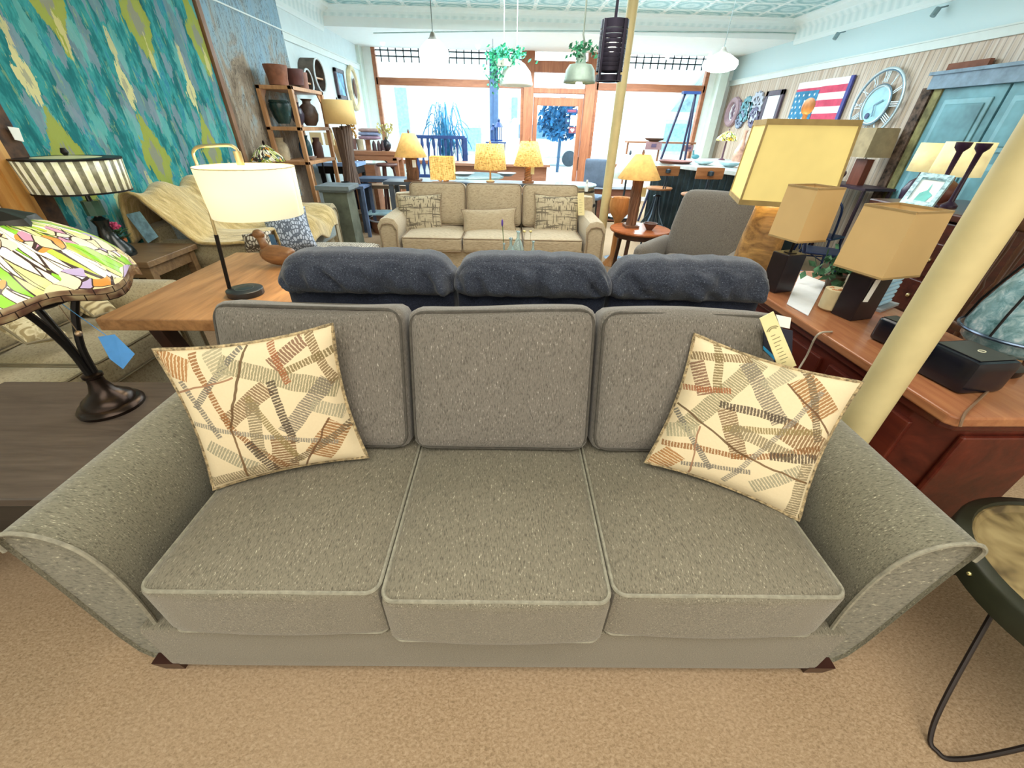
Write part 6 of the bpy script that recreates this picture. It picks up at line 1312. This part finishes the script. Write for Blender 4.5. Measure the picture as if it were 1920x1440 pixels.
for sx in (-1, 1):
    for sy in (-1, 1): MB().lathe([(.018, 0), (.026, .12)], (.12+sx*.28, -.12+sy*.26, 0), 8).build('leg', METAL_BLK, ac)
# ================================================================ big square lamp on a stump
et2 = thing('square_end_table', 'dark square end table under the big stump lamp', 'table', (1.98, 2.98, 0)); MB().box((0, 0, .56), (.55, .55, .04)).build('top', MH, et2, bevel=.004)
for sx in (-1, 1):
    for sy in (-1, 1): MB().box((sx*.24, sy*.24, .27), (.05, .05, .54)).build('leg', MH, et2)
bs = thing('stump_lamp', 'large lamp with glowing yellow square shade on a carved tree stump base', 'lamp', (1.90, 2.93, .581), math.radians(-20)); z0_, z1_ = 1.12-.581, 1.56-.581
YS = C('#d8c47c', .8, var=.04, scale=3, glow=.34)
s_ = shade(MB(), .255, .235, z0_, z1_, 1).build('lamp_shade', YS, bs, solid=.004); tr_ = MB()
for r_, zz in ((.238, z1_), (.258, z0_)):
    for k in range(4): c4 = [(1, 1), (-1, 1), (-1, -1), (1, -1)]; a, b_ = c4[k], c4[(k+1) % 4]; tr_.beam((a[0]*r_, a[1]*r_, zz), (b_[0]*r_, b_[1]*r_, zz), .012, .03)
for k in range(4): c4 = [(1, 1), (-1, 1), (-1, -1), (1, -1)]; a = c4[k]; tr_.beam((a[0]*.237, a[1]*.237, z1_), (a[0]*.257, a[1]*.257, z0_), .012, .012)
tr_.build('trim', C('#a8905c', .8), s_)
STW = WOOD('#5a3a28', '#d9ac6a', 'x', 3.4, .45)
MB().lathe([(.13, 0), (.14, .15), (.135, .3), (.12, .42), (.11, .5), (.095, .505), (.0, .49)], n=32, fn=lambda r, z, t, f: (r*(1+.05*math.sin(3*t+z*7)+.03*math.sin(7*t+2)), z)).build('stump', STW, bs, smooth='all')
MB().tube([(0, 0, .49), (0, 0, z1_+.03)], .007, 6).beam((-.24, 0, z1_-.01), (.24, 0, z1_-.01), .006).build('harp', BRASS, bs); MB().blob((0, 0, z1_+.085), (.035, .035, .045), 10).tube([(0, 0, z1_), (0, 0, z1_+.06)], .014, 8).build('wooden_finial', WOOD('#9a6a48', '#c79a70', 'z', 6), bs, smooth=True)
bulb('lamp_bulb', (1.90, 2.93, 1.35), 4, (1, .85, .5), .05)
# ================================================================ credenza on the right with its lamps
cx0, cx1, cy0, cy1, cz = 1.395, 1.98, .915, 2.42, .78; CW = WOOD('#3a120d', '#6a2a1c', 'y', 3, .35); CT = WOOD('#8a5238', '#b98058', 'y', 3, .25)
cr = thing('mahogany_credenza', 'dark red mahogany credenza with angled corners right of the grey sofa', 'cabinet', ((cx0+cx1)/2, (cy0+cy1)/2, 0)); hx, hy = (cx1-cx0)/2, (cy1-cy0)/2
oct_ = lambda i, c_=.07: [Vector((x_, y_, 0)) for x_, y_ in ((-hx+i, -hy+i+c_), (-hx+i+c_, -hy+i), (hx-i-c_, -hy+i), (hx-i, -hy+i+c_), (hx-i, hy-i-c_), (hx-i-c_, hy-i), (-hx+i+c_, hy-i), (-hx+i, hy-i-c_))]
up = lambda L_, z_: [Vector((p.x, p.y, z_)) for p in L_]
MB().loft([up(oct_(.0, .02), cz-.035), up(oct_(0, .02), cz)]).build('top', CT, cr, bevel=.006)
MB().loft([up(oct_(.02, .03), cz-.07), up(oct_(.02, .03), cz-.035)]).build('moulding', CW, cr, bevel=.008)
MB().loft([up(oct_(.06, .02), 0), up(oct_(.05, .02), .06), up(oct_(.06, .1), .1), up(oct_(.04, .10), cz-.07)]).build('body', CW, cr, bevel=.004)
for k in range(3):
    yy = -hy+.32+k*(2*hy-.6)/2; d_ = MB().box((-hx+.035, yy, .42), (.02, .40, .50)).build('door', CW, cr, bevel=.006); MB().blob((-hx+.015, yy+.14, .42), .012, 6).build('knob', BRASS, d_, smooth=True)
MB().box((0, -hy+.035, .42), (.34, .02, .52)).build('side_panel', CW, cr, bevel=.008)
BLK = C('#1d1218', .35, var=.3); TSH = C('#c9a872', .8, var=.04, scale=3, glow=.10)
def block_lamp(x, y, rz, half, z0_, z1_, lb, bw_, bd, bh, tg=False):
    t = thing('block_lamp', lb, 'lamp', (x, y, cz+.001), math.radians(rz)); z0_ -= cz; z1_ -= cz
    s_ = shade(MB(), half, half*.93, z0_, z1_, 1).build('lamp_shade', TSH, t, solid=.004)
    for r_, zz in ((half*.93, z1_), (half, z0_)):
        tr_ = MB()
        for k in range(4): c4 = [(1, 1), (-1, 1), (-1, -1), (1, -1)]; a, b_ = c4[k], c4[(k+1) % 4]; tr_.beam((a[0]*r_, a[1]*r_, zz), (b_[0]*r_, b_[1]*r_, zz), .007, .008)
        tr_.build('trim', C('#a98e60', .8), s_)
    MB().box((0, 0, bh/2), (bw_, bd, bh)).build('base_block', BLK, t, bevel=.004); MB().tube([(0, 0, bh), (0, 0, z0_+.06)], .007, 8).lathe([(.03, bh), (.03, bh+.004)], n=16).build('stem', METAL_BLK, t, smooth=True)
    MB().beam((-half*.93, 0, z0_+.05), (half*.93, 0, z0_+.05), .004).build('spider', BRASS, t)
    if tg: MB().box((-bw_*.30, -bd/2-.004, bh*.72), (.03, .002, .10), (0, .1, 0)).build('tag', WHT, t)
    MB().tube([(.02, -.02, z0_+.03), (.022, -.03, z0_-.05)], .0012, 4).build('pull_chain', BRASS, t)
block_lamp(1.665, 1.70, 14, .108, 1.0, 1.255, 'tan square shade lamp on a black block base, nearer one on the credenza', .13, .10, .20, True)
block_lamp(1.515, 2.06, 14, .088, 1.055, 1.29, 'tan square shade lamp on a black block base, farther one on the credenza', .12, .10, .20)
# small things on the credenza
card('paper_sheet', 'white sheet of paper lying on the credenza between the block lamps', 'paper', [P(1500, 512, z=cz+.003), P(1548, 530, z=cz+.003), P(1515, 592, z=cz+.003), P(1475, 570, z=cz+.003)], C('#dfe4ea', .6, var=.05))
vessel('cream_cup_planter', 'cream cup with dried pink flowers on the credenza', 'pot', 1552, 580, 36, 38, C('#cfc19a', .5), [(.7, 0), (.95, .1), (1, 1), (.9, 1)], z=cz+.001)
b_ = P(1552, 580, z=cz); fl = thing('dried_flowers', 'dried pink flower clumps filling the cream cup', 'flower', (b_.x, b_.y, P(1556, 548, y=b_.y).z)); R = random.Random(6); mb = MB()
for k in range(26): mb.blob((R.uniform(-.028, .028), R.uniform(-.028, .028), R.uniform(-.012, .014)), .010, 4)
mb.build('blossoms', C('#c58a5c', .8, var=.3, scale=30), fl, smooth=True)
vessel('white_mug', 'white cylinder candle behind the nearer block lamp', 'candle', 1598, 553, 40, 34, C('#e6e2d2', .5), [(.95, 0), (1, .05), (1, 1), (.9, 1)], z=cz+.001)
for k in range(6):
    o = MB().puff((0, 0, 0), (.075, .05, .011), .010, N=5).build('rolled_towel', C('#a9d3ee', .7, var=.08), smooth=True, weld=True, loc=(1.90, 1.86, cz+.024+.023*k)); o.rotation_euler = (0, 0, .5)
    tag(o, ['lowest', 'second lowest', 'third lowest', 'third highest', 'second highest', 'topmost'][k]+' of the pale blue slatted stack beside the near block lamp', 'towel', 'pale blue stack on the credenza')
tag(MB().box((1.90, 1.86, cz+.006), (.2, .15, .012), (0, 0, .5)).build('tray', C('#8f949a', .4)), 'grey tray under the pale blue stack on the credenza', 'tray')
gp = thing('green_plant', 'dark green leafy plant behind the pale blue stack', 'plant', (1.86, 2.1, cz+.001)); leaves('leaves', gp, (0, 0, .11), (.12, .10, .09), 110, '#3c6a4a', 15, .03); MB().lathe([(.035, 0), (.05, .07)], n=14).build('pot', C('#5a4a3a', .6), gp)
def blackbox(px, py, y_, sx, sy, sz, rz, lb, name='speaker'):
    p = P(px, py, z=cz); t = thing(name, lb, 'speaker', (p.x, p.y, cz+.001), rz); MB().puff((0, 0, sz/2), (sx/2, sy/2, sz/2), min(.015, sz/3), N=6).build('housing', C('#12141f', .25), t, smooth=True, weld=True); MB().box((0, 0, sz+.0008), (sx*.8, sy*.8, .0015)).build('top_plate', C('#3a3d38', .5), t); return t
blackbox(1668, 645, 0, .08, .13, .10, .2, 'small glossy black box speaker on the credenza left of the near column')
bb = blackbox(1800, 742, 0, .17, .17, .12, .1, 'larger black box with grey top on the credenza right of the near column', 'black_box')
bb.location = (1.60, 1.13, cz+.001); MB().tube([(.01+.012*math.cos(a), -.01+.008*math.sin(a), .123) for a in [2*PI*i/14 for i in range(14)]], .0015, 5, closed=True).build('emblem', C('#d9d9c0', .3), bb)
# glass jug lamp
jl = thing('glass_jug_lamp', 'blue-green bubbly glass jug lamp with wire ring at the right edge', 'lamp', (1.83, 1.23, cz+.001))
JG = Mat('seeded_glass', .12); n = JG.noise(JG.coord('Object'), 26, 4, .7, 1); n2 = JG.noise(JG.coord('Object'), 120, 2); JG.set('Base Color', JG.ramp(n, [(.3, '#5a8a90'), (.5, '#8fb8c2'), (.62, '#bcd8e2'), (.72, '#eef6fa')])); JG.set('Transmission Weight', .35); JG.bump(n2, .3, .004)
MB().lathe([(.06, .075), (.098, .082), (.120, .105), (.127, .15), (.117, .22), (.096, .30), (.072, .37), (.055, .41), (.05, .43)], n=40, caps=False).build('glass_jug', JG.m, jl, smooth=True, solid=.004)
MB().lathe([(.085, 0), (.09, .006), (.09, .026), (.05, .03)], n=32).build('base', C('#0f0f12', .3), jl, smooth=True); MB().lathe([(.06, .030), (.068, .05), (.06, .072), (.02, .074)], n=28).build('wooden_collar', WOOD('#9a7040', '#cfa468', 'x', 6), jl, smooth=True)
for r_, zz in ((.085, .375), (.142, .14)): MB().tube([(r_*math.cos(a), r_*math.sin(a), zz) for a in [2*PI*i/36 for i in range(36)]], .006, 8, closed=True).build('wire_ring', C('#5a6a80', .25, .8), jl, smooth=True)
for k in range(4): a = k*PI/2+.3; MB().tube([(.142*math.cos(a), .142*math.sin(a), .14), (.132*math.cos(a), .132*math.sin(a), .22), (.106*math.cos(a), .106*math.sin(a), .31), (.085*math.cos(a), .085*math.sin(a), .375)], .004, 6).build('wire_rib', METAL_BLK, jl, smooth=True)
MB().lathe([(.04, .43), (.045, .45), (.03, .475)], n=16).build('cap', C('#e6c9a8', .4), jl, smooth=True)
# cables
tag(MB().tube(smooth_path([P(1560, 622, z=cz+.004), P(1535, 632, z=cz+.002)+Vector((-.01, 0, .01)), P(1512, 668, x=1.36), P(1490, 705, x=1.33), P(1480, 730, x=1.33)], 6), .004, 6).build('lamp_cable', C('#b5aa9a', .6), smooth=True), 'pale cable hanging over the credenza edge below the nearer block lamp', 'cable')
tag(MB().tube(smooth_path([P(1858, 728, z=cz+.005), P(1835, 750, z=cz+.005), P(1812, 772, z=cz+.005), P(1805, 785, z=cz+.003), P(1800, 800, y=.90)], 6), .004, 6).build('lamp_cable', C('#7a5f48', .6), smooth=True), 'brown cable running off the front corner of the credenza', 'cable')
# ================================================================ metal chairs and dark spindle chair
def metal_chair(x, y, rz, lb):
    t = thing('metal_chair', lb, 'chair', (x, y, 0), rz); M_ = C('#27355a', .35, .6)
    MB().puff((0, 0, .45), (.18, .18, .015), .014, N=6).build('seat', M_, t, smooth=True, weld=True)
    for sx in (-1, 1):
        for sy in (-1, 1): MB().tube([(sx*.15, sy*.15, .44), (sx*.22, sy*.22, 0)], .014, 6).build('leg', M_, t)
    MB().tube(smooth_path([(-.17, .16, .45), (-.18, .21, .65), (-.15, .23, .83), (0, .24, .87), (.15, .23, .83), (.18, .21, .65), (.17, .16, .45)], 5), .013, 7).build('back_frame', M_, t, smooth=True); MB().puff((0, .2, .65), (.045, .008, .2), .007, N=5).build('back_splat', M_, t, smooth=True, weld=True)
    MB().tube([(-.19, -.19, .2), (.19, .19, .2)], .008, 5).tube([(.19, -.19, .2), (-.19, .19, .2)], .008, 5).build('cross_brace', M_, t); return t
metal_chair(3.45, 4.25, math.radians(60), 'dark blue metal chair between the two block lamps, nearest the camera')
metal_chair(4.0, 5.0, math.radians(120), 'dark blue metal chair farther back near the right wall')
spc = thing('spindle_chair', 'dark brown turned spindle back chair at the right edge behind the jug lamp', 'chair', (2.75, 2.02, 0), math.radians(90)); BR2 = WOOD('#2a1710', '#5f3d28', 'z', 6, .3)
MB().puff((0, 0, .62), (.22, .22, .03), .025, N=6).build('seat', BR2, spc, smooth=True, weld=True)
for sx in (-1, 1):
    for sy in (-1, 1): MB().lathe([(.02, 0), (.03, .2), (.022, .25), (.03, .5), (.02, .6)], (sx*.18, sy*.18, 0), 10).build('leg', BR2, spc, smooth=True)
for k in range(6): MB().lathe([(.012, 0), (.018, .12), (.025, .2), (.014, .24), (.02, .4), (.012, .5)], (-.18+.072*k, .2, .64), 10).build('spindle', BR2, spc, smooth=True)
MB().puff((0, .2, 1.17), (.23, .02, .05), .018, N=6).build('crest_rail', BR2, spc, smooth=True, weld=True)
# ================================================================ hairpin leg stool at the right edge
hs = thing('hairpin_stool', 'round stool with worn tan seat, black rim and bent rod legs at the right edge', 'stool', (1.635, .50, 0)); RH, ZH = .34, .52
m = Mat('worn_seat', .5); n = m.noise(m.coord('Object'), 7, 3, .6, .5); m.set('Base Color', m.ramp(n, [(.35, '#4d3f28'), (.5, '#8a7750'), (.65, '#a8956a')]))
MB().lathe([(.0, ZH-.035), (RH*.5, ZH-.033), (RH*.84, ZH-.018), (RH*.88, ZH-.002), (RH*.90, ZH-.004)], n=56, caps=False).build('seat', m.m, hs, smooth=True)
MB().lathe([(RH*.89, ZH-.006), (RH*.91, ZH+.006), (RH*.98, ZH), (RH, ZH-.01), (RH, ZH-.075), (RH*.96, ZH-.08), (0, ZH-.08)], n=56, caps=False).build('rim', C('#2a2c1e', .45, .2, .2), hs, smooth=True)
mb = MB()
for k in range(10): a = k*2*PI/10+.35; mb.blob(((RH+.001)*math.cos(a), (RH+.001)*math.sin(a), ZH-.035), .006, 6)
mb.build('rivets', C('#cfc58a', .25, .8), hs, smooth=True)
for k in range(3):
    a = math.radians(204)+k*2*PI/3; u = Vector((math.cos(a), math.sin(a), 0)); v = Vector((-math.sin(a), math.cos(a), 0)); f = u*.385
    MB().tube(smooth_path([u*.1+v*.16+Vector((0, 0, ZH-.08)), u*.31+v*.07+Vector((0, 0, .13)), f+v*.028+Vector((0, 0, .022)), f+u*.012+Vector((0, 0, .008)), f-v*.028+Vector((0, 0, .022)), u*.31-v*.07+Vector((0, 0, .13)), u*.1-v*.16+Vector((0, 0, ZH-.08))], 5), .0065, 8).build('leg', C('#3a3230', .4, .6), hs, smooth=True)
# ================================================================ repeats share a group phrase
GROUPS = {'glass_bottle': 'glass bottles on the coffee table', 'clay_planter': 'clay pots on top of the open shelf', 'barrel_wall_shelf': 'barrel hoop shelves on the left wall',
          'folded_cloth': 'stack of folded cloths on the reddish counter', 'arched_ornament': 'dark arch ornaments on the reddish counter', 'dried_flower': 'dried flower heads on the coffee table',
          'lantern': 'lanterns left of the door', 'small_pendant_bulb': 'small pendant bulbs in the window bay', 'pendant_light': 'white glass pendant lights', 'wall_spotlight': 'clamp spotlights on the right wall',
          'wall_gear': 'gear wheels on the right wall', 'bar_stool': 'wood seat bar stools at the bar', 'block_lamp': 'square shade lamps on the credenza', 'candlestick': 'dark turned candlesticks',
          'metal_chair': 'dark blue metal chairs', 'glass_bowl': 'glass bowls on the bar', 'hanging_sign': 'signs on the window shelf', 'dish': 'round dishes on the lamp console', 'door_sticker': 'stickers on the door glass'}
for o in COL.objects:
    k = o.name.split('.')[0]
    if o.parent is None and 'category' in o and k in GROUPS: o['group'] = GROUPS[k]
